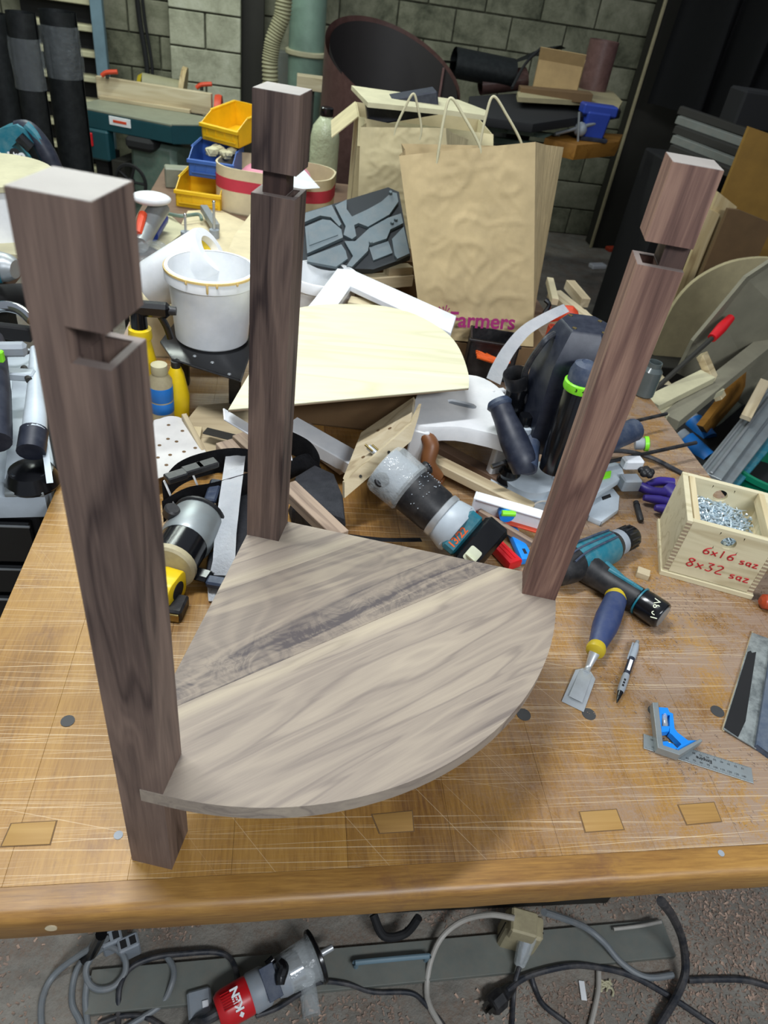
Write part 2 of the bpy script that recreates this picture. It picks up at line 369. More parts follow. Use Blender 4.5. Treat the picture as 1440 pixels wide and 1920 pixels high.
def obj(name, b, mat, parent=None, world=False, smooth=35, label=None, cat=None, group=None, kind=None, norm=True):
    if isinstance(mat, str): mat = M[mat]
    if norm: bmesh.ops.recalc_face_normals(b.b, faces=b.b.faces[:])
    me = bpy.data.meshes.new(name); o = bpy.data.objects.new(name, me); COL.objects.link(o)
    if parent is not None:
        o.parent = parent
        if world: bmesh.ops.transform(b.b, matrix=MW[parent.name].inverted(), verts=b.b.verts[:])
        MW[o.name] = MW[parent.name].copy()
    elif b.b.verts and kind != 'structure':
        xs = [v.co for v in b.b.verts]; c = Vector(((min(p[i] for p in xs)+max(p[i] for p in xs))/2 for i in range(3))); c.z = min(p.z for p in xs)
        bmesh.ops.translate(b.b, vec=-c, verts=b.b.verts[:]); o.location = c; MW[o.name] = Matrix.Translation(c)
    else: MW[o.name] = Matrix.Identity(4)
    b.b.to_mesh(me); b.b.free(); me.materials.append(mat)
    if smooth:
        me.polygons.foreach_set('use_smooth', [True]*len(me.polygons))
        try: me.set_sharp_from_angle(angle=math.radians(smooth))
        except Exception: pass
    if label: o['label'] = label
    if cat: o['category'] = cat
    if group: o['group'] = group
    if kind: o['kind'] = kind
    return o
def thing(name, label, cat, X=None, group=None):
    o = bpy.data.objects.new(name, None); COL.objects.link(o); o.empty_display_size = .05
    X = X if isinstance(X, Matrix) else Matrix.Translation(X if X is not None else (0, 0, 0))
    o.matrix_world = X; MW[o.name] = X.copy(); o['label'] = label; o['category'] = cat
    if group: o['group'] = group
    return o
def text(name, s, size, mat, parent, X, ext=.0003, shear=0, bold=0.0, world=False, sx=1):
    cu = bpy.data.curves.new(name, 'FONT'); cu.body = s; cu.size = size; cu.extrude = ext; cu.shear = shear; cu.offset = bold; cu.align_x = 'CENTER'; cu.align_y = 'CENTER'; cu.resolution_u = 3
    t = bpy.data.objects.new(name+'_tmp', cu); COL.objects.link(t)
    bpy.context.view_layer.update()
    me = bpy.data.meshes.new_from_object(t.evaluated_get(bpy.context.evaluated_depsgraph_get()))
    bpy.data.objects.remove(t)
    me.materials.clear(); me.materials.append(M[mat]); me.transform(Matrix.Diagonal((sx, 1, 1, 1)))
    if world: X = MW[parent.name].inverted() @ X
    me.transform(X); me.name = name
    o = bpy.data.objects.new(name, me); COL.objects.link(o); o.parent = parent; MW[o.name] = MW[parent.name].copy(); return o
def copy_tree(o, X):
    c = o.copy(); COL.objects.link(c); c.matrix_world = X; MW[c.name] = X.copy()
    for ch in list(o.children):
        d = ch.copy(); COL.objects.link(d); d.parent = c
        for g in list(ch.children):
            e = g.copy(); COL.objects.link(e); e.parent = d
    return c
def rpoly(w, h, r, n=4):
    out = []
    for cx, cy, a0 in ((w/2-r, h/2-r, 0), (-w/2+r, h/2-r, 90), (-w/2+r, -h/2+r, 180), (w/2-r, -h/2+r, 270)):
        for k in range(n+1):
            a = math.radians(a0+90*k/n); out.append((cx+r*math.cos(a), cy+r*math.sin(a)))
    return out
def bar(p0, p1, w, h, bev=.001, up=(0, 0, 1)):
    """straight batten from p0 to p1 (centre line of its underside)"""
    p0 = Vector(p0); p1 = Vector(p1); d = p1-p0; z = Vector(up)
    X = frame(p0, z if abs(d.normalized().dot(z)) < .98 else Vector((1, 0, 0)), d)
    # frame() makes x follow d within the plane normal to z: build with z normal, x along d
    zz = d.normalized(); y = z.cross(zz).normalized() if abs(zz.dot(z)) < .98 else Vector((0, 1, 0)); n = zz.cross(y)
    X = Matrix(((zz.x, y.x, n.x, p0.x), (zz.y, y.y, n.y, p0.y), (zz.z, y.z, n.z, p0.z), (0, 0, 0, 1)))
    return B().box((0, -w/2, 0), (d.length, w/2, h), bev, X)
def xf_bar(p0, p1, up=(0, 0, 1)):
    p0 = Vector(p0); d = Vector(p1)-p0; x = d.normalized(); y = Vector(up).cross(x).normalized(); n = x.cross(y)
    return Matrix(((x.x, y.x, n.x, p0.x), (x.y, y.y, n.y, p0.y), (x.z, y.z, n.z, p0.z), (0, 0, 0, 1))), d.length
FZ = -.85
# ================================================================ STRUCTURE
fl = obj('floor', B().box((-3.2, -1.2, FZ-.05), (4.4, 6.2, FZ)), 'floor', kind='structure')
WY = 5.9
wb = obj('wall_back', B().box((-3.2, WY+.012, FZ), (4.4, WY+.15, 2.0)), 'mortar', kind='structure')
bb = B().box((-.195, -.03, -.095), (.195, .09, .095), .004); first = obj('block', bb, 'block', wb, smooth=0)
k = 0
for r in range(13):
    for c in range(-8, 12):
        x = c*.4+(.2 if r % 2 else 0)+.1; z = FZ+.1+r*.2
        if x < -3.1 or x > 4.2 or (x < -1.15 and False): continue
        o = first if k == 0 else first.copy()
        if k: COL.objects.link(o)
        o.location = (x, WY+.03-rnd.uniform(0, .005), z); o.parent = wb; k += 1
# painted pier standing proud of the wall
pier = obj('trim_1', B().box((-.80, 5.66, FZ), (-.34, WY, 1.9)), 'mortar', kind='structure')
b1 = obj('block', B().box((-.226, -.02, -.095), (.226, .1, .095), .004), 'blockw', pier, smooth=0)
b2 = obj('block', B().box((-.110, -.02, -.095), (.110, .1, .095), .004), 'blockw', pier, smooth=0)
for r in range(13):
    z = FZ+.09+r*.2
    if r % 2 == 0:
        o = b1 if r == 0 else b1.copy()
        if r: COL.objects.link(o)
        o.location = (-.57, 5.66, z); o.parent = pier
    else:
        for q, s_ in enumerate((-.116, .116)):
            o = b2 if (r == 1 and q == 0) else b2.copy()
            if not (r == 1 and q == 0): COL.objects.link(o)
            o.location = (-.57+s_, 5.66, z); o.parent = pier
obj('trim_2', B().box((-.34, 5.74, FZ), (-.20, WY, 1.9)), 'darksteel', kind='structure')
rc = aty(1205, 60, 5.6)
obj('wall_right', B().box((3.9, -1.2, FZ), (4.1, 6.0, 1.9)), 'darksteel', kind='structure')
obj('wall_left', B().box((-3.1, -1.2, FZ), (-2.95, 6.0, 1.9)), 'block', kind='structure')
# grey sheet-metal panel right of the pier, dark column right of the roll
obj('trim_3', B().box((-.17, 5.78, FZ), (.02, WY, .17), .004), 'plank_grey', kind='structure')
t = thing('steel_column', 'tall dark steel box column against the back wall right of the brown roll', 'column', V(rc.x+.10, 5.6, FZ))
obj('shaft', B().box((0, 0, 0), (.42, .16, 2.6), .006), 'darksteel', t); obj('weld_seam', B().box((-.02, -.02, 0), (.0, .0, 2.6), .003), 'ivory', t)
# ================================================================ WORKBENCH
bench = thing('workbench', 'large honey-coloured scratched wooden workbench carrying the walnut frame', 'workbench', V(0, 0, 0))
def fy(x): return .327+.0205*(x+.25)
XL, XR, YB = -.376, .936, 2.0
joints = [XL, -.262, -.138, -.03, .098, .222, .352, .472, .590, .706, .822, XR]
for a, b_ in zip(joints, joints[1:]):
    g = .00012
    poly = [(a+g, fy(a)+.034), (b_-g, fy(b_)+.034), (b_-g, YB), (a+g, YB)]
    obj('plank', B().prism(poly, -.045, rnd.uniform(-.0002, 0), bev=.0002), 'bench', bench, smooth=20)
eb = B()
n = 14; prof = []
for i in range(7):
    a = math.radians(90+90*i/6); prof.append((fy(0)+.011+.011*math.cos(a), -.011+.011*math.sin(a)))
prof = [(.0335, 0)]+[(.012+.012*math.cos(math.radians(90+15*i)), -.012+.012*math.sin(math.radians(90+15*i))) for i in range(7)]+[(.0, -.040), (.004, -.045), (.0335, -.045)]
def rail(P0, P1, name):
    P0 = Vector(P0); P1 = Vector(P1); d = P1-P0; L = d.length; x = d.normalized(); y = Vector((0, 0, 1)).cross(x)
    b = B(); st = 40; rows = []
    for i in range(st+1):
        c = P0+d*(i/st); w_ = .0011*noise.noise(Vector((i*.7, 1.3, 5)))
        rows.append([b.b.verts.new(c+y*(p[0]+(w_ if p[0] < .02 else 0))+Vector((0, 0, p[1]+(w_*.5 if p[1] > -.02 and p[0] < .02 else 0)))) for p in prof])
    for r0, r1 in zip(rows, rows[1:]):
        for k in range(len(prof)): b.b.faces.new((r0[k], r0[(k+1) % len(prof)], r1[(k+1) % len(prof)], r1[k]))
    b.b.faces.new(rows[0]); b.b.faces.new(rows[-1][::-1]); return obj(name, b, 'benchx', bench, smooth=50)
rail((XL-.02, fy(XL-.02), 0), (XR, fy(XR), 0), 'front_rail')
def onb(px, py): p = at(px, py, 0); return (p.x, p.y)
for q in [((22, 1545), (105, 1540), (93, 1583), (3, 1587)), ((698, 1528), (772, 1521), (775, 1558), (712, 1562)), ((1087, 1523), (1155, 1518), (1169, 1555), (1098, 1560)), ((1272, 1510), (1338, 1505), (1352, 1540), (1288, 1546))]:
    pts = [onb(*p) for p in q]; cx = sum(p[0] for p in pts)/4; cy = sum(p[1] for p in pts)/4
    obj('patch_seam', B().prism([(cx+(x-cx)*1.06, cy+(y-cy)*1.08) for x, y in pts], -.01, .0003), 'card_dark', bench)
    obj('inlay_patch', B().prism(pts, -.01, .0009, bev=.0003), 'benchp', bench) if 'benchp' in M else obj('inlay_patch', B().prism(pts, -.01, .0007), 'benchx', bench)
for q, r_ in (((127, 1352), .0085), ((982, 1340), .010), ((1104, 1339), .010), ((1345, 1334), .010), ((1226, 1333), .009), ((222, 1566), .005), ((1352, 1600), .004)):
    x, y = onb(*q); obj('dowel_plug', B().lathe([(r_, -.01), (r_, .0006)], 16, T(x, y, 0)), 'greyp' if r_ < .006 else 'plug', bench)
x, y = XL+.09, fy(XL+.09)
ps = aty(96, 1739, fy(-.2)); obj('wood_plug', B().lathe([(.006, -.002), (.006, .0012)], 14, frame((ps.x, ps.y, ps.z), (0, -1, 0))), 'pine', bench)
obj('apron', B().box((-.34, .60, -.16), (.90, .63, -.045), .002), 'darksteel', bench, label='dark front apron')
for lx, ly in ((-.33, .72), (.80, .72), (-.33, 1.85), (.80, 1.85)):
    obj('leg', B().box((lx, ly, FZ), (lx+.08, ly+.08, -.045), .003), 'darksteel', bench)
obj('bottom_rail', B().box((-.36, .655, FZ), (.80, .68, FZ+.10), .002), 'darksteel', bench)
# ================================================================ WALNUT CORNER TABLE
TH = -.267; L, W = .4283, .045; ZT, ZB, ZL, ZS = .6217, .5995, .6903, .1529
tabX = T(-.0237, .7975, 0, rz=TH)
tab = thing('corner_table_frame', 'unfinished walnut three-legged quarter-round table frame standing on the workbench', 'table', tabX)
def leg(u, v, kind, mat):
    b = B(); m = .006
    def bx(u0, u1, v0, v1, z0, z1): b.box((u+u0, -(v+v1), z0), (u+u1, -(v+v0), z1))
    bx(0, W, 0, W, .0, ZB-.06)
    # socket walls at the top of the lower piece
    if kind == 'n': h = (.0215, .0395, .006, .0375)      # hole u0,u1,v0,v1
    elif kind == 'c': h = (.0335, .0405, .008, .036)
    else: h = (.006, .021, .008, .037)
    bx(0, h[0], 0, W, ZB-.06, ZB); bx(h[1], W, 0, W, ZB-.06, ZB)
    bx(h[0], h[1], 0, h[2], ZB-.06, ZB); bx(h[0], h[1], h[3], W, ZB-.06, ZB)
    bx(0, W, 0, W, ZT, ZL)
    if kind == 'n': bx(0, .0205, 0, W, ZB, ZT)
    bmesh.ops.bevel(b.b, geom=[e for e in b.b.edges], offset=.0002, segments=1, affect='EDGES') if False else None
    o = obj('leg', b, mat, tab, smooth=0)
    if kind == 'c': nb = B().box((u+.009, -(v+.036), ZB-.02), (u+.033, -(v+.008), ZT), 0)
    elif kind == 'r': nb = B().box((u+.0215, -(v+.037), ZB-.02), (u+.0445, -(v+.004), ZT), 0)
    else: nb = None
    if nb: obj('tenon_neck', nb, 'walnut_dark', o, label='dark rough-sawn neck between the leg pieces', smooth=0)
    eg = B().box((u+.0004, -(v+W)+.0004, ZL-.001), (u+W-.0004, -v-.0004, ZL+.0004)); obj('end_grain', eg, 'endgrain_glare', o, label='pale sawn end grain, lightened further for overhead glare', smooth=0)
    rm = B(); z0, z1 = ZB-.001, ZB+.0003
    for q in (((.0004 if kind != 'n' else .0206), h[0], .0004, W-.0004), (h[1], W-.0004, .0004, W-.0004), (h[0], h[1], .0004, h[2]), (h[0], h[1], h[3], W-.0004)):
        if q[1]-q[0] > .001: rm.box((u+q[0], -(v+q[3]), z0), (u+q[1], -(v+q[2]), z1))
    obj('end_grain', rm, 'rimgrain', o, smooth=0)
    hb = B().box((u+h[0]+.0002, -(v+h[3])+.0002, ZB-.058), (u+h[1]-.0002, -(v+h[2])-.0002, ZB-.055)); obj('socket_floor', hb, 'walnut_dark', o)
leg(0, L-W, 'n', 'walnut_leg'); leg(0, 0, 'c', 'walnut_leg'); leg(L-W, 0, 'r', 'walnut_leg_warm')
C = .0517; R_ = L+.0006-C
def arcpt(a): return (C+R_*math.cos(a), -(C+R_*math.sin(a)))
outline = [(.022, -.022), (L+.0006, -.022), (L+.0006, -C)]+[arcpt(math.radians(90*i/40)) for i in range(1, 40)]+[(C, -(L+.0006)), (.022, -(L+.0006))]
# straight outer edges lie flush with the leg faces between the legs
outline = [(W, -.0), (L-W, -.0), (L-W, -.022), (L+.0006, -.022), (L+.0006, -C)]+[arcpt(math.radians(90*i/40)) for i in range(1, 40)]+[(C, -(L+.0006)), (.022, -(L+.0006)), (.022, -(L-W)), (0, -(L-W)), (0, -W), (.022, -W), (.022, -.022), (W, -.022)]
def clip(poly, s0, s1):
    """keep the part of poly with s0 < (x - y)/sqrt2 < s1"""
    def half(P, f):
        out = []
        for i in range(len(P)):
            a, b = P[i], P[(i+1) % len(P)]; fa, fb = f(a), f(b)
            if fa >= 0: out.append(a)
            if (fa >= 0) != (fb >= 0):
                t_ = fa/(fa-fb); out.append((a[0]+(b[0]-a[0])*t_, a[1]+(b[1]-a[1])*t_))
        return out
    s = lambda p: (p[0]-p[1])/math.sqrt(2)
    return half(half(poly, lambda p: s(p)-s0), lambda p: s1-s(p))
def sof(px, py):
    p = tabX.inverted() @ at(px, py, ZS); return (p.x-p.y)/math.sqrt(2)
s1, s2 = (sof(410, 1110)+sof(700, 1010))/2, (sof(335, 1322)+sof(700, 1165))/2
shelf = obj('shelf', B().prism(clip(outline, s1+.0001, s2-.0001), ZS-.020, ZS, bev=.0003), 'walnut_shelf_dark', tab, smooth=0)
obj('board', B().prism(clip(outline, -1, s1-.0001), ZS-.020, ZS, bev=.0003), 'walnut_shelf', shelf, smooth=0)
obj('board', B().prism(clip(outline, s2+.0001, 2), ZS-.020, ZS, bev=.0003), 'walnut_shelf', shelf, smooth=20)
# ================================================================ TOOLS ON THE OPEN PART OF THE BENCH
def flat(p0, p1, z=0.0, up=(0, 0, 1)):
    """matrix: origin at pixel p0 on height z, local x towards pixel p1; also the length"""
    return xf_bar(at(*p0, z), at(*p1, z), up)
# --- combination square
X, Ln = flat((1206, 1404), (1412, 1470))
t = thing('combination_square', 'blue combination square with a steel rule lying on the bench', 'square', X)
rw = .0245
obj('rule', B().box((0, 0, 0.0006), (Ln, rw, .0018), .0002), 'alu', t, label='steel rule')
rule = [o for o in t.children if o.name.startswith('rule')][0]
gb = B()
for i in range(0, 149):
    h = .0035 if i % 10 == 0 else (.0026 if i % 5 == 0 else .0016)
    x = .003+i*(Ln-.006)/150
    gb.box((x-.00008, .0002, .0018), (x+.00008, h, .0019)); gb.box((x-.00008, rw-h, .0018), (x+.00008, rw-.0002, .0019))
obj('graduations', gb, 'printk', rule, kind='stuff')
for i in range(1, 15):
    x = .003+i*(Ln-.006)/15
    text('numeral', str(i*10), .0042, 'printk', rule, T(x, .0060, .0019, rz=0), .00005)
    text('numeral', str(150-i*10), .0042, 'printk', rule, T(x, rw-.0062, .0019, rz=math.pi), .00005)
text('lettering', 'Empire', .0075, 'printk', rule, T(Ln*.56, rw*.52, .0019, rz=math.pi), .00006, bold=.0002)
def loc2(px, py, z=0): p = X.inverted() @ at(px, py, z); return (p.x, p.y)
zz = .012
outer = [loc2(*p, zz) for p in ((1224, 1318), (1233, 1318), (1240, 1403), (1270, 1412), (1316, 1388), (1312, 1394), (1272, 1420), (1234, 1407))]
obj('head_frame', B().prism([loc2(*p, zz) for p in ((1222, 1319), (1233, 1319), (1241, 1400), (1271, 1410), (1311, 1387), (1316, 1391), (1273, 1418), (1232, 1404))], .0022, .015, bev=.0006), 'alu', t, smooth=20)
def blk(name, q, z0, z1, m, bev=.001): return obj(name, B().prism([loc2(*p, zz) for p in q], z0, z1, bev=bev), m, t, smooth=20)
blk('web', ((1233, 1326), (1252, 1327), (1255, 1336), (1262, 1338), (1264, 1366), (1270, 1374), (1290, 1389), (1310, 1388), (1272, 1408), (1268, 1404), (1278, 1396), (1260, 1378), (1255, 1374), (1256, 1341), (1240, 1338), (1241, 1360), (1238, 1373), (1240, 1398), (1236, 1398)), .003, .0125, 'blue', .0004)
blk('web', ((1240, 1362), (1256, 1362), (1254, 1372), (1238, 1374)), .003, .0135, 'blue')
blk('web', ((1240, 1391), (1252, 1390), (1262, 1396), (1270, 1404), (1262, 1407), (1242, 1400)), .003, .0135, 'blue')
c = loc2(1248, 1350, zz); c2 = loc2(1249, 1362, zz); c1 = loc2(1247, 1338, zz)
obj('vial', B().cyl((*c1, .009), (*c2, .009), .0038), 'clear', t); obj('vial_band', B().cyl((*c, .009), ((c[0]+c2[0])/2, (c[1]+c2[1])/2, .009), .0030), 'chrome', t)
c = loc2(1254, 1389, zz); obj('knurled_nut', B().lathe([(.0052, 0), (.0062, .001), (.0062, .006), (.0048, .007)], 20, T(c[0], c[1], .006, rx=1.2)), 'brass', t)
# --- ballpoint pen
X, Ln = flat((1154, 1322), (1193, 1207))
t = thing('ballpoint_pen', 'grey and black retractable ballpoint pen on the bench beside the chisel', 'pen', X)
Rt = T(0, 0, .0056, ry=math.pi/2)
def seg(name, prof, m): return obj(name, B().lathe(prof, 18, Rt), m, t)
seg('tip', [(.0006, 0), (.0016, .004), (.0044, .022)], 'blacks'); g = seg('grip', [(.0046, .022), (.0056, .03), (.0056, .052), (.0050, .060)], 'greyp')
for i in range(3): obj('grip_slot', B().box((.030+i*.006, -.0015, .0108), (.0345+i*.006, .0015, .0113), .0004), 'printk', g)
b_ = seg('barrel', [(.0050, .060), (.0050, Ln-.042)], 'navy'); obj('label_strip', B().box((.066, -.0022, .0101), (.090, .0022, .0108)), 'printw', b_)
seg('cap', [(.0054, Ln-.042), (.0056, Ln-.02), (.0042, Ln-.008)], 'greyp'); seg('button', [(.003, Ln-.009), (.003, Ln)], 'grey')
obj('clip', B().box((Ln-.050, .0045, .0075), (Ln-.010, .0070, .0100), .0008), 'greyp', t)
# --- bench chisel
X, Ln = flat((1073, 1326), (1150, 1132))
t = thing('bench_chisel', 'wide steel chisel with a blue and yellow plastic handle', 'chisel', X)
bl = B().prism([(0, -.0165), (.066, -.0155), (.076, -.006), (.076, .006), (.066, .0155), (0, .0165)], .001, .0045, bev=.0004)
for v in bl.b.verts:
    if v.co.x < .001: v.co.z = .001+(v.co.z-.001)*.1
obj('blade', bl, 'steel', t, smooth=20)
bl2 = B().prism([(.012, -.010), (.070, -.0095), (.070, .0095), (.012, .010)], .0044, .0052, bev=.0003); obj('blade_flat', bl2, 'steel', t)
Rt = T(0, 0, .0205, ry=math.pi/2)
nk = B().tube([(.070, 0, .004), (.082, 0, .0055), (.100, 0, .0195)], .005, 12, 6, [.0055, .0045, .0085]); obj('shank', nk, 'steel', t)
obj('ferrule', B().lathe([(.008, .098), (.0140, .102), (.0150, .108), (.013, .116)], 24, Rt), 'olive', t)
obj('handle', B().lathe([(.013, .115), (.0150, .128), (.0195, .16), (.0205, .185), (.0180, Ln-.012)], 24, Rt), 'bluec', t)
obj('end_cap', B().lathe([(.0185, Ln-.014), (.0195, Ln-.004), (.016, Ln)], 24, Rt), 'olive', t)
# --- cordless drill lying on its side
A_, B_ = at(1062, 1062, .03), at(1178, 1008, .03); X, Ln = xf_bar((A_.x, A_.y, 0), (B_.x, B_.y, 0))
t = thing('cordless_drill', 'dusty teal and black cordless drill driver lying on its side', 'drill', X)
Rt = T(0, 0, .030, ry=math.pi/2)
obj('motor_housing', B().lathe([(.016, -.034), (.027, -.024), (.031, .0), (.032, .03), (.029, Ln-.050), (.023, Ln-.038)], 24, Rt), 'navyl' if False else 'black', t)
obj('teal_shell', B().lathe([(.0324, .018), (.0330, .03), (.0304, Ln-.056), (.0235, Ln-.040)], 24, Rt), 'teal', t)
for s_ in range(3): obj('shell_rib', B().tube([(.0-.01, -.018+.016*s_, .060), (.03, -.012+.013*s_, .0632), (Ln-.055, -.008+.010*s_, .0600)], .0018, 6), 'navyl', t)
obj('clutch_ring', B().lathe([(.0215, Ln-.040), (.0235, Ln-.037), (.0235, Ln-.024), (.021, Ln-.022)], 24, Rt), 'greyp', t)
ck = obj('chuck', B().lathe([(.021, Ln-.022), (.0225, Ln-.018), (.0215, Ln+.008), (.016, Ln+.016), (.010, Ln+.017)], 24, Rt), 'blacks', t)
rb = B()
for i in range(14):
    a = 2*math.pi*i/14; rb.box((Ln-.018, -.0014, .0218), (Ln+.006, .0014, .0232), 0, T(0, 0, .030) @ Matrix.Rotation(a, 4, 'X'))
obj('grip_ribs', rb, 'black', ck, kind='stuff')
g0 = X.inverted() @ at(1132, 1082, .030); g1 = X.inverted() @ at(1196, 1124, .026); g2 = X.inverted() @ at(1243, 1156, .026)
s0 = X.inverted() @ at(1085, 1050, .03)
obj('grip', B().tube([(s0.x, s0.y, .028), (g0.x, g0.y, .026), (g1.x, g1.y, .026)], .022, 16, 6, [.030, .0225, .0215], flat=1.0), 'black', t)
gi = g0.lerp(g1, .1); gj = g0.lerp(g1, .8)
obj('grip_inlay', B().tube([(gi.x, gi.y+.004, .0485), (gj.x, gj.y+.004, .0475)], .004, 8, 1), 'teal', t)
obj('grip_inlay', B().tube([(gj.x, gj.y+.004, .0475), (gj.x+.004, gj.y-.012, .0455)], .004, 8, 1), 'teal', t)
d = (g2-g1).normalized(); bt = obj('battery', B().tube([g1-d*.004, g1.lerp(g2, .3), g2-d*.006, g2], .02, 20, 4, [.0205, .0235, .0240, .0215]), 'blacks', t)
obj('battery_band', B().tube([g1.lerp(g2, .08)-d*.001, g1.lerp(g2, .08)+d*.0015], .0245, 20, 1), 'teal', t)
obj('battery_end', B().tube([g2-d*.0005, g2+d*.001], .0185, 20, 1), 'grey', t)
lp = at(1210, 1156, .050); lpl = X.inverted() @ lp
ln = V(-.2, -.72, .7).normalized()
gc = X @ g1.lerp(g2, .62)
Rx = frame(gc+V(-.33, -.62, .7).normalized()*.0238, V(-.33, -.62, .7), X.to_3x3() @ V(0, 0, 0) if False else V(.3, .8, .9))
text('voltage_print', '10.8V', .015, 'cream_label', t, Rx, .0003, world=True)
tr = X.inverted() @ at(1172, 1072, .045)
obj('trigger', B().tube([(s0.x+.030, s0.y-.012, .03), (tr.x, tr.y, .028)], .009, 10, 1, [.012, .007]), 'teal', t)
# --- small wooden offcut
p = at(1203, 1080, 0); obj('wood_offcut', B().box((-.011, -.009, 0), (.011, .009, .012), .0006, T(p.x, p.y, 0, rz=-.5)), 'pine', label='small pale wood offcut lying against the drill grip', cat='offcut')
# --- screw box
P1 = at(1238, 1076); P2 = at(1405, 1122)
d2 = (P2-P1); X, Lf = xf_bar(P1, P2)
t = thing('screw_box', 'lidless pale wooden box with red handwriting, holding screws', 'box', X)
Hb, Db, tk = .125, .155, .010
def hole_panel(name, y, r=.0125, hx=.5, hz=.80):
    b = B(); xs = [0, Lf*hx-.03, Lf*hx+.03, Lf]; z0 = .012
    b.box((tk, y, z0), (Lf*hx-.02, y+tk, Hb)); b.box((Lf*hx+.02, y, z0), (Lf-tk, y+tk, Hb)); zc = Hb*hz
    b.box((Lf*hx-.02, y, z0), (Lf*hx+.02, y+tk, zc-.018)); b.box((Lf*hx-.02, y, zc+.018), (Lf*hx+.02, y+tk, Hb))
    n = 24; v = {}
    for k, yy in enumerate((y, y+tk)):
        for i in range(n):
            a = 2*math.pi*i/n; s_ = max(abs(math.cos(a))/.02, abs(math.sin(a))/.018)
            v[k, i, 0] = b.b.verts.new((Lf*hx+r*math.cos(a), yy, zc+r*math.sin(a))); v[k, i, 1] = b.b.verts.new((Lf*hx+math.cos(a)/s_, yy, zc+math.sin(a)/s_))
    for i in range(n):
        j = (i+1) % n
        for k in (0, 1): b.b.faces.new((v[k, i, 0], v[k, j, 0], v[k, j, 1], v[k, i, 1]))
        b.b.faces.new((v[0, i, 0], v[1, i, 0], v[1, j, 0], v[0, j, 0]))
    return obj(name, b, 'pinebox', t, smooth=0, norm=False)
# finger hole straddles both long walls
fp = hole_panel('front_panel', 0); hole_panel('back_panel', Db-tk)
obj('side_panel', B().box((0, 0, .010), (tk, Db, Hb), .0006), 'pinebox', t); obj('side_panel', B().box((Lf-tk, 0, .010), (Lf, Db, Hb), .0006), 'pinebox', t)
obj('bottom_panel', B().box((-.003, -.003, .0), (Lf+.003, Db+.003, .010), .0008), 'pinebox', t)
fj = B()
for i in range(14):
    for x0 in (.0, Lf-tk): fj.box((x0+.0005, -.0006, .014+i*.0078), (x0+tk-.0005, .0003, .018+i*.0078))
obj('finger_joints', fj, 'ply_edge', t, kind='stuff')
obj('rim_strip', B().box((tk+.002, tk, Hb-.02), (tk+.012, Db-tk, Hb+.001), .0006), 'pine_y', t); obj('rim_strip', B().box((tk, tk, Hb-.02), (Lf-tk, tk+.006, Hb-.003), .0006), 'pine', t); obj('rim_strip', B().box((Lf-tk-.010, tk, Hb-.02), (Lf-tk, Db-tk, Hb+.001), .0006), 'pine_y', t)
def strokes(name, lines, org, sc_, parent, mat='redink', r=.0011, plane='xz', y=-.0008, slant=.0):
    b = B()
    for l in lines:
        b.tube([(org[0]+(p[0]+p[1]*slant)*sc_, y, org[1]+p[1]*sc_) for p in l], r, 5, 4)
    return obj(name, b, mat, parent)
G = {'6': [[(.7, 1), (.25, .7), (.05, .3), (.25, .02), (.6, .1), (.6, .4), (.3, .5), (.1, .3)]],
     '8': [[(.6, .9), (.3, 1), (.1, .8), (.35, .55), (.6, .3), (.35, 0), (.05, .2), (.3, .5), (.6, .75), (.6, .9)]],
     'x': [[(.05, .6), (.6, .05)], [(.6, .6), (.05, .05)]], '1': [[(.3, 1), (.25, 0)]],
     '3': [[(.1, .95), (.6, .95), (.3, .6), (.6, .35), (.4, .02), (.05, .08)]],
     '2': [[(.05, .85), (.35, 1), (.6, .75), (.1, .05), (.7, .02)]], 's': [[(.55, .65), (.15, .6), (.15, .4), (.5, .3), (.5, .08), (.05, .05)]],
     'q': [[(.55, .6), (.15, .6), (.05, .25), (.3, .05), (.55, .25), (.6, .6), (.55, .05), (.7, .0)]], 'z': [[(.1, .6), (.6, .6), (.1, .02), (.7, .02)]]}
def hand(s_, org, size, parent, gap=.9, **k):
    L_ = []; x = 0
    for ch in s_:
        if ch == ' ': x += .9; continue
        for l in G[ch]: L_.append([(p[0]+x, p[1]) for p in l])
        x += gap
    return strokes('handwriting', L_, org, size, parent, **k)
hand('6x16', (Lf*.30, .068), .015, fp); hand('sqz', (Lf*.70, .066), .012, fp)
hand('8x32', (Lf*.20, .034), .018, fp); hand('sqz', (Lf*.68, .032), .013, fp)
# screws: a heap nobody could count
sb = B()
for i in range(620):
    x = rnd.uniform(tk+.014, Lf-tk-.014); y = rnd.uniform(tk+.008, Db-tk-.006); z = .077+.005*math.sin(x*40)+rnd.uniform(0, .014)
    a = rnd.uniform(0, 6.28); e = rnd.uniform(-.6, .6); dd = V(math.cos(a)*math.cos(e), math.sin(a)*math.cos(e), math.sin(e))*.0075
    p = V(x, y, z); sb.cyl(p-dd, p+dd, .0006, .0016, 5); sb.cyl(p+dd, p+dd*1.22, .0016, .0034, 6)
o = obj('screws', sb, 'zinc', None, smooth=0); 
o.location = X @ (o.location); o.rotation_euler = X.to_euler(); o['label'] = 'heap of bright zinc screws inside the wooden box'; o['category'] = 'screws'; o['kind'] = 'stuff'
pb = B().box((Lf*.5-.0, 0, 0), (Lf*.5+.001, .001, .001))
pb.b.free()
scb = B().box((tk, tk, .010), (Lf-tk, Db-tk, .074)); obj('false_floor', scb, 'pinebox', t)
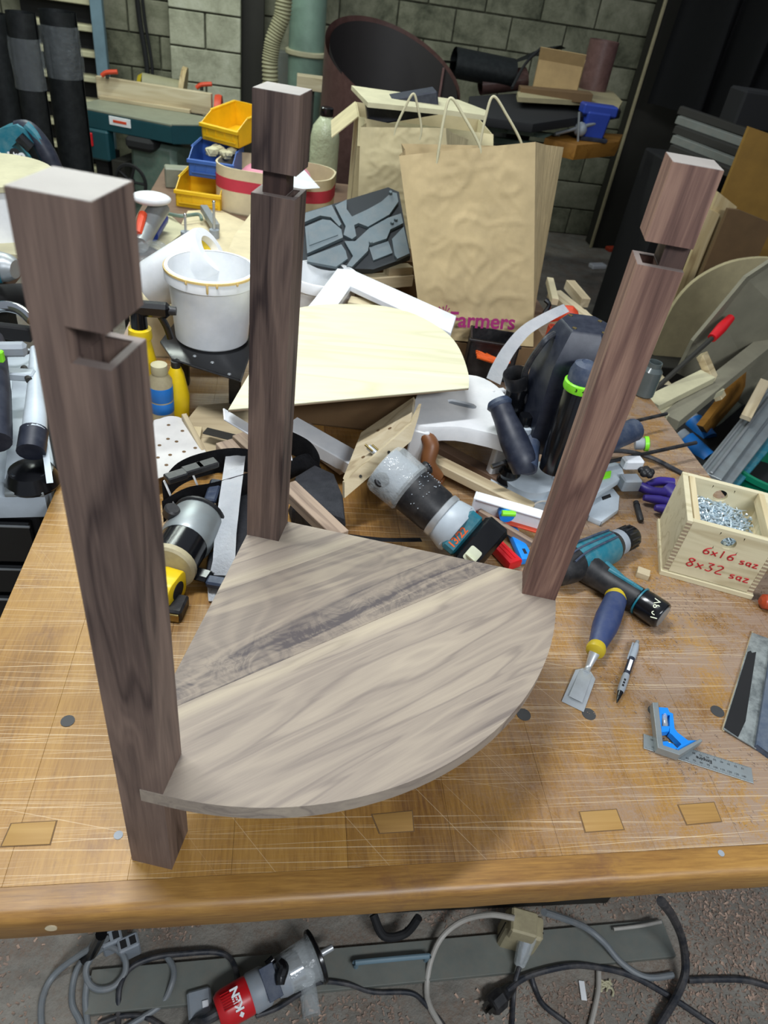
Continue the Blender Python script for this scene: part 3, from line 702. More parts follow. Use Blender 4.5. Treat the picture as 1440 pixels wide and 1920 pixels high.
# --- orange-red handle at the right edge
P1 = at(1424, 1128, .012); X, Ln = xf_bar((P1.x, P1.y, 0), (P1.x+.11, P1.y-.02, 0))
t = thing('turned_handle_tool', 'amber turned wooden tool handle at the right edge of the bench', 'tool', X)
Rt = T(0, 0, .014, ry=math.pi/2); obj('handle', B().lathe([(.006, 0), (.0125, .005), (.014, .02), (.010, .045), (.013, .075), (.009, .09)], 20, Rt), 'amber', t); obj('ferrule', B().lathe([(.009, .09), (.008, .105)], 18, Rt), 'brass', t)
# --- back saw / scraper plate with grey spine
q = [at(*p, .004) for p in ((1410, 1186), (1440, 1199), (1560, 1255), (1500, 1462), (1430, 1408), (1356, 1368))]
bp = B().prism([(at(*p, .004).x, at(*p, .004).y) for p in ((1410, 1186), (1446, 1199), (1418, 1404), (1356, 1367))], .002, .0045, bev=.0004)
c0 = at(1385, 1290)
t = thing('scraper_plate', 'wide steel plate with worn black paint and a grey spine at the right', 'scraper', V(c0.x, c0.y, 0))
obj('blade', bp, 'platemat', t, world=True, label='dull steel blade with black streak')
def P2d(pts, z): return [(at(*p, z).x, at(*p, z).y) for p in pts]
obj('black_coating', B().prism(P2d(((1402, 1222), (1408, 1220), (1410, 1224), (1418, 1222), (1398, 1352), (1384, 1382), (1358, 1364)), .005), .0045, .0049), 'blackm', t, world=True)
obj('back_edge', B().prism(P2d(((1410, 1183), (1413, 1184), (1358, 1371), (1354, 1367)), .003), .0, .003), 'pine', t, world=True)
obj('spine', B().prism(P2d(((1448, 1196), (1560, 1240), (1520, 1470), (1440, 1411), (1416, 1398)), .008), .0, .010, bev=.002), 'spine', t, world=True)
# --- small black bit beside the gloves
X, Ln = flat((1190, 945), (1200, 982)); t = thing('driver_bit_holder', 'short black cylindrical bit lying in sawdust left of the box', 'bit', X)
obj('shaft', B().lathe([(.003, 0), (.0058, .003), (.0062, Ln-.006), (.004, Ln)], 16, T(0, 0, .0062, ry=math.pi/2)), 'black', t); obj('groove', B().lathe([(.0064, .012), (.0064, .014)], 16, T(0, 0, .0062, ry=math.pi/2)), 'blackm', t)
# --- purple gloves
def glove(name, label, base, fingers, palm):
    b0 = at(*base, .02); t = thing(name, label, 'glove', V(b0.x, b0.y, 0))
    pts = [at(*p, .020) for p in palm]; obj('palm', B().tube(pts, .02, 14, 5, [.018, .024, .020], flat=.7), 'purple', t, world=True)
    for f in fingers: obj('finger', B().tube([at(*p, .018) for p in f], .0095, 12, 5, [.010]*(len(f)-1)+[.006]), 'purple', t, world=True)
glove('work_glove', 'purple rubber glove crumpled behind the wooden screw box, fingers pointing left', (1250, 930), [((1262, 905), (1235, 903), (1212, 910)), ((1262, 925), (1225, 922), (1200, 912), (1190, 912)), ((1262, 945), (1235, 938), (1207, 933)), ((1270, 962), (1245, 955), (1228, 952))], ((1250, 915), (1275, 930), (1300, 925)))
# --- tape measure, in front of the sander
c0 = at(335, 1160); t = thing('tape_measure', 'yellow and black tape measure behind the near walnut leg', 'tape measure', V(c0.x, c0.y, 0))
X0 = T(c0.x-.018, c0.y+.036, 0, rz=1.2) @ Matrix.Scale(.82, 4)
obj('case', B().prism(rpoly(.066, .062, .018), -.019, .019, X0 @ T(0, 0, .031, rx=math.pi/2), bev=.004), 'yellow', t, world=True)
obj('side_disc', B().lathe([(.018, .0192), (.018, .0205)], 24, X0 @ T(0, .0, .033, rx=math.pi/2)), 'blackm', t, world=True)
obj('mouth', B().box((-.015, -.019, 0), (.013, .019, .020), .003, T(c0.x-.004, c0.y+.014, 0, rz=-.2)), 'black', t, world=True)
obj('hook', B().box((-.006, -.0225, .002), (.010, -.0195, .016), .0008, T(c0.x-.004, c0.y+.014, 0, rz=-.2)), 'brass', t, world=True)
# --- strip of white felt hanging over the tool belt
fb = B(); ctr = [((402, 1128), .004), ((412, 1088), .012), ((420, 1050), .030), ((423, 1000), .045), ((430, 940), .062), ((437, 890), .070), ((442, 853), .074)]
C3 = [at(*p, z) for p, z in ctr]
def fs(u, v):
    f = u*(len(C3)-1); i = min(int(f), len(C3)-2); t_ = f-i; p = C3[i].lerp(C3[i+1], t_); d = (C3[min(i+1, len(C3)-1)]-C3[i]).normalized(); s_ = d.cross(V(0, 0, 1)).normalized()
    wd = .034 if u > .35 else .034-.016*max(0, (.12-u)/.12)
    return p+s_*(v-.5)*wd+V(0, 0, .0025*noise.noise(V(u*9, v*3, 0)))
fb.grid(fs, 40, 5, .002); obj('felt_strip', fb, 'felt', label='strip of white felt draped over the black tool belt', cat='felt strip')
p = at(429, 1060, .02); obj('ear_plug', B().ball((p.x, p.y, .012), .010, (1, 1.4, 1), sub=3), 'pink', label='small rounded pink foam plug beside the shelf edge', cat='ear plug')
# --- palm router, left, lying on its back
A_, B_ = at(320, 1060, .04), at(372, 975, .04)
X = xf_bar((A_.x, A_.y, .0), (B_.x, B_.y, .0))[0]; Ln = (B_-A_).length
t = thing('palm_router_motor', 'black and grey palm router with a knurled knob, behind the near leg', 'router', X)
Rt = T(0, 0, .040, ry=math.pi/2)
obj('motor_body', B().lathe([(.030, -.004), (.038, 0), (.038, Ln*.75)], 28, Rt), 'blacks', t)
obj('end_ring', B().lathe([(.036, -.008), (.040, -.005), (.040, .004), (.038, .006)], 28, Rt), 'ivory', t)
obj('base_casting', B().lathe([(.0385, Ln*.45), (.041, Ln*.5), (.043, Ln*.95), (.041, Ln)], 28, Rt), 'alu', t)
obj('base_flange', B().lathe([(.041, Ln), (.0445, Ln+.002), (.0445, Ln+.006), (.041, Ln+.009)], 28, Rt), 'black', t)
k0 = X.inverted() @ at(318, 958, .078)
obj('knob', B().lathe([(.012, 0), (.0125, .002), (.0125, .014), (.010, .017)], 20, T(k0.x, k0.y, .070, rx=.35)), 'black', t)
obj('window', B().box((Ln*.1, -.026, .062), (Ln*.62, .006, .071), .004), 'navyl', t) if False else None
# --- tool belt: looped black webbing and pouches
c0 = at(560, 950); t = thing('tool_belt', 'black nylon tool belt with pouches and buckles bunched behind the frame', 'tool belt', V(c0.x, c0.y, 0))
def strap(name, pts, w_, th=.003, mat='nylon', n=30, tilt=0.0):
    P = [at(p[0], p[1], p[2]) for p in pts]; S = []
    for i in range(len(P)-1):
        p0, p1, p2, p3 = P[max(i-1, 0)], P[i], P[i+1], P[min(i+2, len(P)-1)]
        for k in range(6):
            q = k/6; S.append(.5*((2*p1)+(p2-p0)*q+(2*p0-5*p1+4*p2-p3)*q*q+(3*p1-p0-3*p2+p3)*q**3))
    S.append(P[-1]); b = B()
    def f(u, v):
        i = min(int(u*(len(S)-1)), len(S)-1); d = (S[min(i+1, len(S)-1)]-S[max(i-1, 0)]).normalized(); s_ = V(0, 0, 1)*math.cos(tilt)+d.cross(V(0, 0, 1)).normalized()*math.sin(tilt)
        return S[i]+s_*(v-.5)*w_
    b.grid(f, len(S)-1, 3, th); return obj(name, b, mat, t, world=True)
strap('strap', [(305, 925, .05), (335, 890, .06), (385, 870, .065), (450, 862, .065), (520, 878, .06)], .050)
strap('strap', [(305, 960, .03), (350, 935, .04), (400, 925, .045), (470, 905, .05)], .046)
for q in ((330, 893), (362, 880), (388, 872)):
    p = at(*q, .092); obj('buckle', B().box((-.018, -.010, -.006), (.018, .010, .006), .002, T(*p, rz=.6)), 'black', t, world=True)
for q in ((318, 925), (368, 905)):
    p = at(*q, .055); obj('seam_tape', B().box((-.001, -.003, -.024), (.001, .003, .024), .0005, T(*p, rx=-.3, ry=-.4)), 'printw', t, world=True)
strap('strap', [(545, 830, .07), (580, 850, .075), (598, 880, .06), (590, 905, .04)], .050)
strap('strap', [(545, 880, .05), (575, 870, .06), (600, 895, .05)], .045)
def pouch(pts, z0, z1, mat='nylon', name='pouch'):
    b = B(); P = [at(*p, z1) for p in pts]
    b.prism([(p.x, p.y) for p in P], z0, z1, bev=.008)
    for v in b.b.verts: v.co += V(noise.noise(v.co*30), noise.noise(v.co*30+V(9, 0, 0)), noise.noise(v.co*25+V(0, 7, 0)))*.006
    return obj(name, b, mat, t, world=True)
pouch(((552, 890), (590, 868), (628, 885), (645, 925), (650, 975), (610, 955), (556, 918)), .004, .090)
pouch(((545, 930), (600, 960), (640, 990), (600, 975), (548, 950)), .004, .045)
pouch(((408, 935), (470, 915), (470, 1010), (440, 1060), (400, 1040)), .004, .028)
pouch(((390, 1035), (430, 1020), (440, 1070), (385, 1075)), .004, .020)
strap('strap', [(355, 1078, .016), (395, 1082, .018), (430, 1080, .018)], .022, tilt=1.2)
p = at(405, 1092, .022); obj('buckle', B().box((-.014, -.010, -.006), (.014, .010, .006), .003, T(*p, rz=-.2)), 'navyl', t, world=True)
p = at(367, 1075, .022); obj('clip', B().box((-.026, -.013, -.006), (.026, .013, .006), .005, T(*p, rz=-.35)), 'blacks', t, world=True)
strap('strap', [(655, 1005, .012), (720, 1012, .012), (790, 1012, .012)], .016, tilt=1.3)
p = at(400, 925, .05); obj('phone_pocket', B().box((-.010, -.03, 0), (.010, .03, .01), .003, T(*p, rz=-.1)), 'navyl', t, world=True)
# red pencil end sticking out of the pouch
p0, p1 = at(583, 943, .070), at(598, 944, .066); d = (p1-p0).normalized()
t = thing('carpenter_pencil', 'red carpenter pencil poking out of the black pouch', 'pencil', p0)
obj('shaft', B().cyl(p0-d*.05, p1, .0045, seg=6), 'red', t, world=True); obj('sharpened_end', B().cyl(p1, p1+d*.006, .0045, .0025, seg=6), 'pine', t, world=True)
# ================================================================ THE PILE BEHIND THE FRAME
def slab(name, px, z, th, mat, label=None, cat=None, parent=None, bev=.0006, group=None):
    """flat board with the outline px, upper face at height z"""
    P = P2d(px, z)
    return obj(name, B().prism(P, z-th, z, bev=bev), mat, parent, world=parent is not None, label=label, cat=cat, group=group, smooth=20)
def base(px, py, z=0): p = at(px, py, z); return V(p.x, p.y, z)
# --- support boxes deep in the pile
def carton(name, label, X, w_, d_, h_, open_=True, m='card', flaps=(1, 1, 1, 1), fl=.06, cat='box', tilt=.5, group=None):
    t = thing(name, label, cat, X, group); k = .003
    wb_ = B(); wb_.box((0, 0, 0), (w_, k, h_)); wb_.box((0, d_-k, 0), (w_, d_, h_)); wb_.box((0, 0, 0), (k, d_, h_)); wb_.box((w_-k, 0, 0), (w_, d_, h_)); wb_.box((0, 0, 0), (w_, d_, k))
    obj('walls', wb_, m, t, smooth=0)
    if open_:
        fd = [((0, 0, h_), 'x', -1, w_), ((0, d_, h_), 'x', 1, w_), ((0, 0, h_), 'y', -1, d_), ((w_, 0, h_), 'y', 1, d_)]
        for i, (o, ax, sg, l) in enumerate(fd):
            if not flaps[i]: continue
            a = tilt*(1 if i % 2 else .8)
            if ax == 'x': Xf = T(*o) @ Matrix.Rotation(sg*-a if sg < 0 else -sg*a, 4, 'X') if False else T(*o, rx=(a if sg > 0 else -a)); b = B().box((0, 0 if sg > 0 else -fl, 0), (l, fl if sg > 0 else 0, k), 0, Xf)
            else: Xf = T(*o, ry=(-a if sg > 0 else a)); b = B().box((0 if sg > 0 else -fl, 0, 0), (fl if sg > 0 else 0, l, k), 0, Xf)
            obj('flap', b, m, t, smooth=0)
    else: obj('lid', B().box((0, 0, h_-k), (w_, d_, h_+.001)), m, t, smooth=0)
    return t
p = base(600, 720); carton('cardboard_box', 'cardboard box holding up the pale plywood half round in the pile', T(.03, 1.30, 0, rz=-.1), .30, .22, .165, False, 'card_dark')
# --- pale plywood half round
pp = [(428, 768), (468, 700), (500, 650), (540, 588), (585, 573), (650, 570), (720, 574), (780, 590), (835, 622), (862, 655), (878, 700), (879, 727)]
def arcpts(P, n=4):
    out = []
    for i in range(len(P)-1):
        p0, p1, p2, p3 = P[max(i-1, 0)], P[i], P[i+1], P[min(i+2, len(P)-1)]
        for k in range(n):
            t_ = k/n; out.append(tuple(.5*((2*p1[j])+(p2[j]-p0[j])*t_+(2*p0[j]-5*p1[j]+4*p2[j]-p3[j])*t_*t_+(3*p1[j]-p0[j]-3*p2[j]+p3[j])*t_**3) for j in (0, 1)))
    return out+[P[-1]]
ppc = arcpts(pp)
zp = .185
t = thing('plywood_half_round', 'pale plywood board with one rounded side lying on top of the pile', 'board', base(650, 660, zp))
slab('top_veneer', ppc, zp, .002, 'ply', parent=t, bev=.0002); slab('core', ppc, zp-.0021, .005, 'ply_edge', parent=t); slab('core_ply', ppc, zp-.0071, .003, 'ply_dark', parent=t); slab('bottom_veneer', ppc, zp-.0102, .004, 'ply_edge', parent=t)
# --- white angle frame
q = [(632, 503), (662, 506), (855, 592), (848, 622), (662, 537), (640, 560), (600, 610), (560, 610)]
t = thing('white_corner_frame', 'white painted mitred frame corner tucked behind the plywood half round', 'frame', base(650, 540, .185))
slab('rail', [(632, 503), (660, 505), (856, 592), (846, 624), (658, 536)], .1735, .014, 'whitep', parent=t, bev=.002)
slab('rail', [(632, 503), (658, 536), (640, 562), (618, 592), (562, 592), (590, 560)], .1735, .014, 'whitep', parent=t, bev=.002)
# --- step stool
def stool():
    zt = .115
    t = thing('step_stool', 'white plastic step stool with a slot in its top, under the plywood edge', 'stool', base(860, 860, 0))
    def q(pts, z): return P2d(pts, z)
    o_ = [(770, 790), (785, 735), (830, 712), (880, 703), (920, 716), (950, 745), (965, 790), (962, 822), (920, 812), (860, 800), (800, 800)]
    A = q(arcpts(o_+[o_[0]], 3)[:-1], zt); cx = sum(p[0] for p in A)/len(A); cy = sum(p[1] for p in A)/len(A)
    b = B(); n = len(A)
    sl = q([(812, 752), (812, 742), (835, 742), (880, 752), (905, 758), (905, 768), (890, 770), (850, 762), (820, 758)], zt)
    # top sheet as ring between outline and slot
    sc0 = (sum(p[0] for p in sl)/len(sl), sum(p[1] for p in sl)/len(sl)); S = []
    dS = (V(*sl[6], 0)-V(*sl[0], 0)).normalized(); lS = .030; wS = .011; q_ = at(866, 757, zt); sc0 = (q_.x, q_.y); pS = V(-dS.y, dS.x, 0)
    for p in A:
        a = V(p[0]-sc0[0], p[1]-sc0[1], 0); u, v_ = a.dot(dS)/lS, a.dot(pS)/wS; k = max(abs(u), abs(v_)); k = (abs(u)**4+abs(v_)**4)**.25
        S.append((sc0[0]+(dS.x*u*lS+pS.x*v_*wS)/k, sc0[1]+(dS.y*u*lS+pS.y*v_*wS)/k))
    top = [b.b.verts.new((p[0], p[1], zt)) for p in A]; hol = [b.b.verts.new((p[0], p[1], zt)) for p in S]
    e1 = [b.b.verts.new((cx+(p[0]-cx)*1.025, cy+(p[1]-cy)*1.025, zt-.006)) for p in A]; e2 = [b.b.verts.new((cx+(p[0]-cx)*1.04, cy+(p[1]-cy)*1.04, zt-.030)) for p in A]; hl = [b.b.verts.new((p[0], p[1], zt-.02)) for p in S]
    for i in range(n):
        j = (i+1) % n
        for a_, b_ in ((hol, top), (top, e1), (e1, e2), (hl, hol)): b.b.faces.new((a_[i], a_[j], b_[j], b_[i]))
    obj('seat', b, 'white', t, world=True, smooth=50)
    obj('slot_recess', B().prism([(sc0[0]+(p[0]-sc0[0])*1.1, sc0[1]+(p[1]-sc0[1])*1.2) for p in S], zt-.009, zt-.005), 'greyp', t, world=True)
    for (x, y) in ((950, 815), (790, 805), (800, 730), (935, 730)):
        p = at(x, y, zt-.01); dx = (p.x-cx)*.12; dy = (p.y-cy)*.12
        lb = B().box((-.022, -.010, 0), (.022, .010, zt-.01), .003, T(p.x, p.y, 0, rz=.3 if x > 900 else -.3), taper=.8); obj('leg', lb, 'white', t, world=True)
    for i, (x, y) in enumerate(((858, 722), (872, 722), (925, 733), (942, 745), (948, 760))):
        p = at(x, y, zt); obj('grip_dot', B().lathe([(.004, 0), (.004, .0008), (.0025, .0014)], 10, T(p.x, p.y, zt)), 'printw', t, world=True)
stool()
# --- trim router on its side with plywood jig
Bt, Bs = at(864, 998, .062), at(712, 868, .120)
KR = 1.2
d = (Bs-Bt); Ln = d.length; Xr = frame(Bt, d, (0, 0, 1))
t = thing('cordless_trim_router', 'teal cordless trim router with a plywood jig lying against the shelf', 'router', V(Bt.x, Bt.y, 0))
R0 = frame(Bt, d, V(0, 0, 1)) @ Matrix.Diagonal((KR, KR, 1, 1))
def rl(name, prof, m, seg=28, **k): return obj(name, B().lathe(prof, seg, R0), m, t, world=True, **k)
rl('motor_body', [(.031, Ln*.26), (.033, Ln*.30), (.034, Ln*.62), (.033, Ln*.66)], 'black')
dots = B()
for i in range(60):
    a = rnd.uniform(-1.3, 2.4); zz_ = Ln*rnd.uniform(.40, .60); dots.ball((.0342*math.cos(a), .0342*math.sin(a), zz_), .0012, sub=1)
bmesh.ops.transform(dots.b, matrix=R0, verts=dots.b.verts[:])
obj('grip_dots', dots, 'greyp', t, world=True, kind='stuff')
rl('collar', [(.033, Ln*.20), (.0345, Ln*.21), (.0345, Ln*.26), (.031, Ln*.27)], 'steel')
rl('gear_case', [(.036, Ln*.02), (.038, Ln*.06), (.034, Ln*.18), (.032, Ln*.21)], 'lightgrey')
rl('base_housing', [(.033, Ln*.60), (.038, Ln*.63), (.039, Ln*.90), (.036, Ln*.95)], 'clear')
rl('base_core', [(.030, Ln*.66), (.030, Ln*.95)], 'greyp')
ux, uy = (R0 @ V(1, 0, 0)-Bt), (R0 @ V(0, 1, 0)-Bt)
# side knobs
for q, z_ in (((716, 900), .12), ((803, 876), .10)):
    k_ = at(*q, z_); nrm = (V(0, 0, H)-k_).normalized() if q[0] < 750 else V(.8, .3, .5)
    kn = obj('knob', B().lathe([(.012, -.016), (.013, -.014), (.013, .0), (.010, .003)], 18, frame(k_, nrm)), 'black', t, world=True); obj('knob_cap', B().lathe([(.007, .003), (.007, .0042)], 16, frame(k_, nrm)), 'blacks', kn, world=True)
# battery holder and battery: block at the low end
Xb = frame(Bt, d, V(-.15, -.75, .6).cross(d)) @ Matrix.Diagonal((1.12, 1.12, 1.0, 1))
obj('battery_mount', B().box((-.035, -.030, -.018), (.035, .032, .012), .006, Xb), 'teal', t, world=True)
obj('mount_trim', B().box((-.037, -.026, .004), (.037, .028, .020), .008, Xb), 'lightgrey', t, world=True)
obj('battery', B().box((-.045, -.042, -.062), (.040, .036, -.016), .007, Xb), 'blacks', t, world=True)
def onface(px, py, z, nrm, xdir): return frame(at(px, py, z), nrm, xdir)
fn = (Xb.to_3x3() @ V(0, 1, 0)); 
if fn.dot(V(0, 0, H)-Bt) < 0: fn = -fn
fx = Xb.to_3x3() @ V(1, 0, 0)
ctr_ = lambda a, b_, c: Xb @ V(a, b_, c)
sy = 1 if (Xb.to_3x3() @ V(0, 1, 0)).dot(fn) > 0 else -1
sx_ = 1 if fx.x > 0 else -1
sd = -d.normalized()
text('number_marking', '13/22', .017, 'orange', t, frame(ctr_(-sx_*.010, sy*(.0322 if sy > 0 else .0302), -.004), fn, fx*sx_), .0003, world=True, bold=.0004)
text('maker_print', 'makita', .011, 'printw', t, frame(ctr_(sx_*.0352, -sy*.0, -.002), fx*sx_, V(0, 0, 1)), .0003, world=True, bold=.0003)
text('battery_print', '18V', .016, 'printw', t, frame(ctr_(sx_*.0405, sy*.0, -.040) if sx_ > 0 else ctr_(-.0455, 0, -.040), fx*sx_, V(0, 0, 1)), .0003, world=True)
obj('battery_button', B().box((-.010, -.001, -.010), (.010, .003, .010), .0025, frame(ctr_(-sx_*.020, sy*.037, -.040), sd, fn)), 'cream_label', t, world=True)
obj('battery_button', B().prism(rpoly(.026, .022, .004), 0, .003, frame(ctr_(-sx_*.016, sy*(.036 if sy > 0 else .042), -.040), fn, fx), bev=.001), 'cream_label', t, world=True)
# plywood jig: base plate square to the tool plus a fence board
jp = [at(677, 811, .150), at(776, 744, .190), at(791, 756, .190), at(770, 826, .13), at(646, 934, .075), at(643, 897, .085)]
jn = d.normalized()
J0 = at(712, 868, .120)
t2 = thing('router_jig', 'plywood jig screwed to the base of the teal trim router', 'jig', V(J0.x, J0.y, J0.z-.06))
def onplane(px, py, P0, n): r = ray(px, py); s_ = (P0-V(0, 0, H)).dot(n)/r.dot(n); return V(0, 0, H)+r*s_
n1 = V(-.50, .10, .86).normalized()
fa = [onplane(*q, J0, n1) for q in ((677, 811), (776, 744), (770, 790), (700, 856), (650, 905), (643, 897))]
obj('fence_board', B().plate(fa, .008), 'pine', t2, world=True, smooth=0)
n2 = V(.25, -.80, .50).normalized(); J1 = onplane(650, 905, J0, n1)
fb_ = [onplane(*q, J1, n2) for q in ((646, 904), (772, 793), (790, 757), (785, 780), (771, 827), (646, 934))]
obj('base_board', B().plate(fb_, .010), 'pine', t2, world=True, smooth=0)
for q in ((676, 893), (729, 848)):
    p = onplane(*q, J1+n2*.0005, n2); obj('screw', B().lathe([(.0028, 0), (.0028, .0008)], 10, frame(p, n2)), 'darksteel', t2, world=True)
for q in ((681, 857), (709, 807), (731, 803)):
    p = onplane(*q, J0+n1*.0004, n1); obj('screw_hole', B().lathe([(.0035, 0), (.0035, .0004)], 10, frame(p, n1)), 'card_dark', t2, world=True)
p = onplane(705, 850, J0+n1*.002, n1); obj('cutter', B().cyl(p-d.normalized()*.02, p+d.normalized()*.018, .0055), 'steel', t2, world=True)
for e in (-.006, .006):
    obj('cutter_flute', B().cyl(p+V(e, 0, .004), p+V(e, 0, .004)+d.normalized()*.018, .0022), 'brass', t2, world=True)
# amber wooden hand plane handle behind the jig
b_ = B().tube([at(795, 812, .095), at(808, 835, .08), at(803, 868, .05), at(822, 895, .02)], .014, 14, 6, [.012, .016, .015, .012])
t = thing('hand_plane_tote', 'glossy brown curved wooden handle standing behind the trim router', 'handle', base(810, 880)); obj('grip', b_, 'amberdark', t, world=True); obj('foot', B().box((-.05, -.02, 0), (.03, .02, .012), .003, T(*base(808, 893), rz=-.5)), 'amberdark', t, world=True)
# --- battens between trim router and stool
def batten(name, label, p0, z0, p1, z1, w_, h_, mat, cat='batten', group=None, bev=.001):
    a, b2 = at(*p0, z0), at(*p1, z1); X, l = xf_bar(a, b2)
    o = obj(name, B().box((0, -w_/2, -h_), (l, w_/2, 0), bev), mat, None, label=label, cat=cat, group=group, smooth=20)
    o.matrix_world = X @ Matrix.Translation(o.location); MW[o.name] = o.matrix_world.copy(); return o
batten('pine_batten', 'long pale batten running from the brown handle toward the right walnut leg', (800, 850), .045, (1000, 950), .030, .030, .018, 'pine')
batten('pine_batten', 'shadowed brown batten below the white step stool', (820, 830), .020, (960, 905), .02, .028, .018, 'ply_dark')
batten('walnut_strip', 'thin brown strip across the red handle near the right leg', (900, 955), .040, (1000, 1015), .028, .010, .014, 'walnut_scrap', cat='strip')
batten('walnut_strip', 'walnut offcut strip leaning behind the centre leg on the shelf corner', (540, 905), .135, (640, 1000), .135, .028, .020, 'walnut_scrap', cat='strip')
batten('walnut_strip', 'grey-brown board lying flat between tool belt and trim router', (560, 800), .035, (660, 872), .03, .06, .012, 'walnut_scrap', cat='strip')
# --- spirit level
t = thing('spirit_level', 'short white spirit level with a green vial beside the right walnut leg', 'level', V(*at(895, 935, .0)))
a, b2 = at(896, 925, .060), at(1035, 965, .060); X, l = xf_bar(a, b2)
obj('rail', B().box((0, -.022, -.001), (l, .002, .003), .001, X), 'whitep', t, world=True); obj('rail', B().box((0, -.022, -.034), (l, .002, -.030), .001, X), 'redo', t, world=True)
obj('web', B().box((0, -.012, -.032), (l, -.008, 0), 0, X), 'whitep', t, world=True); obj('end_cap', B().box((-.004, -.022, -.035), (.0, .002, .003), .001, X), 'whitep', t, world=True)
c0 = X @ V(l*.42, -.012, -.014); v_ = obj('vial_holder', B().cyl(c0-V(0, .012, 0), c0+V(0, .004, 0), .014), 'blue', t, world=True); obj('vial', B().tube([c0+V(-.012, -.014, .008), c0+V(.012, -.014, .008)], .0055, 12, 1), 'lime', v_, world=True)
# --- red clamp handle and blue handle
p0, p1 = at(900, 985, .02), at(968, 1054, .02); X, l = xf_bar(p0, p1)
t = thing('clamp_handle', 'red ribbed clamp handle lying between battery and right leg', 'clamp', V(*at(925, 1030, .0)))
obj('grip', B().prism([(0, -.011), (l, -.014), (l, .014), (0, .011)], -.018, .002, X, bev=.004), 'red', t, world=True)
for s_ in (-.004, .004): obj('grip_ridge', B().box((.005, s_-.0012, .001), (l-.008, s_+.0012, .0035), .0005, X), 'red', t, world=True)
p0, p1 = at(958, 985, .02), at(990, 1050, .015); X, l = xf_bar(p0, p1)
t = thing('blue_file_handle', 'bright blue flat plastic handle behind the right walnut leg', 'handle', V(*at(972, 1015, .0)))
obj('grip', B().prism([(0, -.009), (l, -.012), (l, .012), (0, .009)], -.012, .003, X, bev=.003), 'blue', t, world=True); obj('hang_slot', B().box((l-.025, -.003, .0025), (l-.012, .003, .0035), .0005, X), 'navy', t, world=True)
# --- plunge router
PR = at(1014, 925, 0)
t = thing('plunge_router', 'large dark blue plunge router with a lime speed dial behind the right leg', 'router', V(PR.x, PR.y, 0))
cx, cy = PR.x, PR.y+.02
def W3(x, y, z): return V(cx+x, cy+y, z)
obj('base_plate', B().prism(rpoly(.20, .15, .05, 6), .0, .014, T(cx, cy, 0, rz=-.2), bev=.003), 'lightgrey', t, world=True)
obj('base_ring', B().lathe([(.050, .014), (.052, .03), (.036, .034)], 28, T(cx-.03, cy-.01, 0)), 'lightgrey', t, world=True)
for x in (-.072, .062): obj('column', B().cyl(W3(x, -.01, .0), W3(x, -.01, .17), .0125), 'blacks', t, world=True); 
for x in (-.072, .062): obj('column_collar', B().cyl(W3(x, -.01, .11), W3(x, -.01, .15), .021), 'lightgrey', t, world=True)
obj('bellows', B().lathe([(.018, .012), (.022, .02), (.018, .03), (.022, .04), (.018, .05)], 18, T(cx-.072, cy-.01, 0)), 'blacks', t, world=True)
hp = [(-.060, -.052), (.020, -.062), (.062, -.040), (.072, .02), (.045, .068), (-.03, .075), (-.068, .03)]
hb = B(T(cx, cy+.015, 0)); lv = []
for z_, s_ in ((.10, .86), (.125, 1.0), (.275, 1.0), (.295, .93), (.338, .66), (.342, .60)):
    lv.append([hb.b.verts.new((cx+p[0]*s_, cy+.015+p[1]*s_, z_)) for p in hp])
hb.X = None
for a_, b_ in zip(lv, lv[1:]):
    for i in range(len(hp)): hb.b.faces.new((a_[i], a_[(i+1) % 7], b_[(i+1) % 7], b_[i]))
hb.b.faces.new(lv[0][::-1]); hb.b.faces.new(lv[-1]); mh = obj('motor_housing', hb, 'navy', t, world=True, smooth=25)
for i in range(9):
    obj('vent_slot', B().box((-.0012, -.002, 0), (.0012, .004, .055), 0, T(cx+.063+.001*i, cy-.022+.0062*i, .22, rz=.2)), 'blackm', mh, world=True)
for x, y in ((-.03, -.02), (.02, -.03), (.03, .02), (-.02, .035)): obj('housing_screw', B().lathe([(.004, 0), (.004, .001), (.002, .0012)], 10, T(cx+x, cy+.015+y, .3422)), 'brass', mh, world=True)
# turret dial on the front right
tx, ty = -.022, -.078
obj('turret', B().lathe([(.024, .10), (.0255, .12), (.0255, .265), (.024, .268)], 26, T(cx+tx, cy+ty, 0)), 'blacks', t, world=True)
dl = obj('dial_ring', B().lathe([(.027, .266), (.028, .269), (.028, .280), (.026, .282)], 28, T(cx+tx, cy+ty, 0)), 'lime', t, world=True)
obj('dial_knob', B().lathe([(.0245, .282), (.0245, .298), (.020, .312), (.010, .317), (.009, .3155)], 18, T(cx+tx, cy+ty, 0)), 'navyl', t, world=True)
for i, ch in enumerate('3456'):
    a = math.radians(-122+24*i); n_ = V(math.cos(a), math.sin(a), 0); text('dial_number', ch, .0075, 'printk', dl, frame(V(cx+tx, cy+ty, .2745)+n_*.0282, n_, V(-n_.y, n_.x, 0)), .0002, world=True, bold=.0002)
for i, ch in enumerate(('1-0', 'E C')):
    a = math.radians(-75); n_ = V(math.cos(a), math.sin(a), 0); text('mode_mark', ch, (.007, .011)[i], 'printw', t, frame(V(cx+tx, cy+ty, (.253, .240)[i])+n_*.0257, n_, V(-n_.y, n_.x, 0)), .0002, world=True)
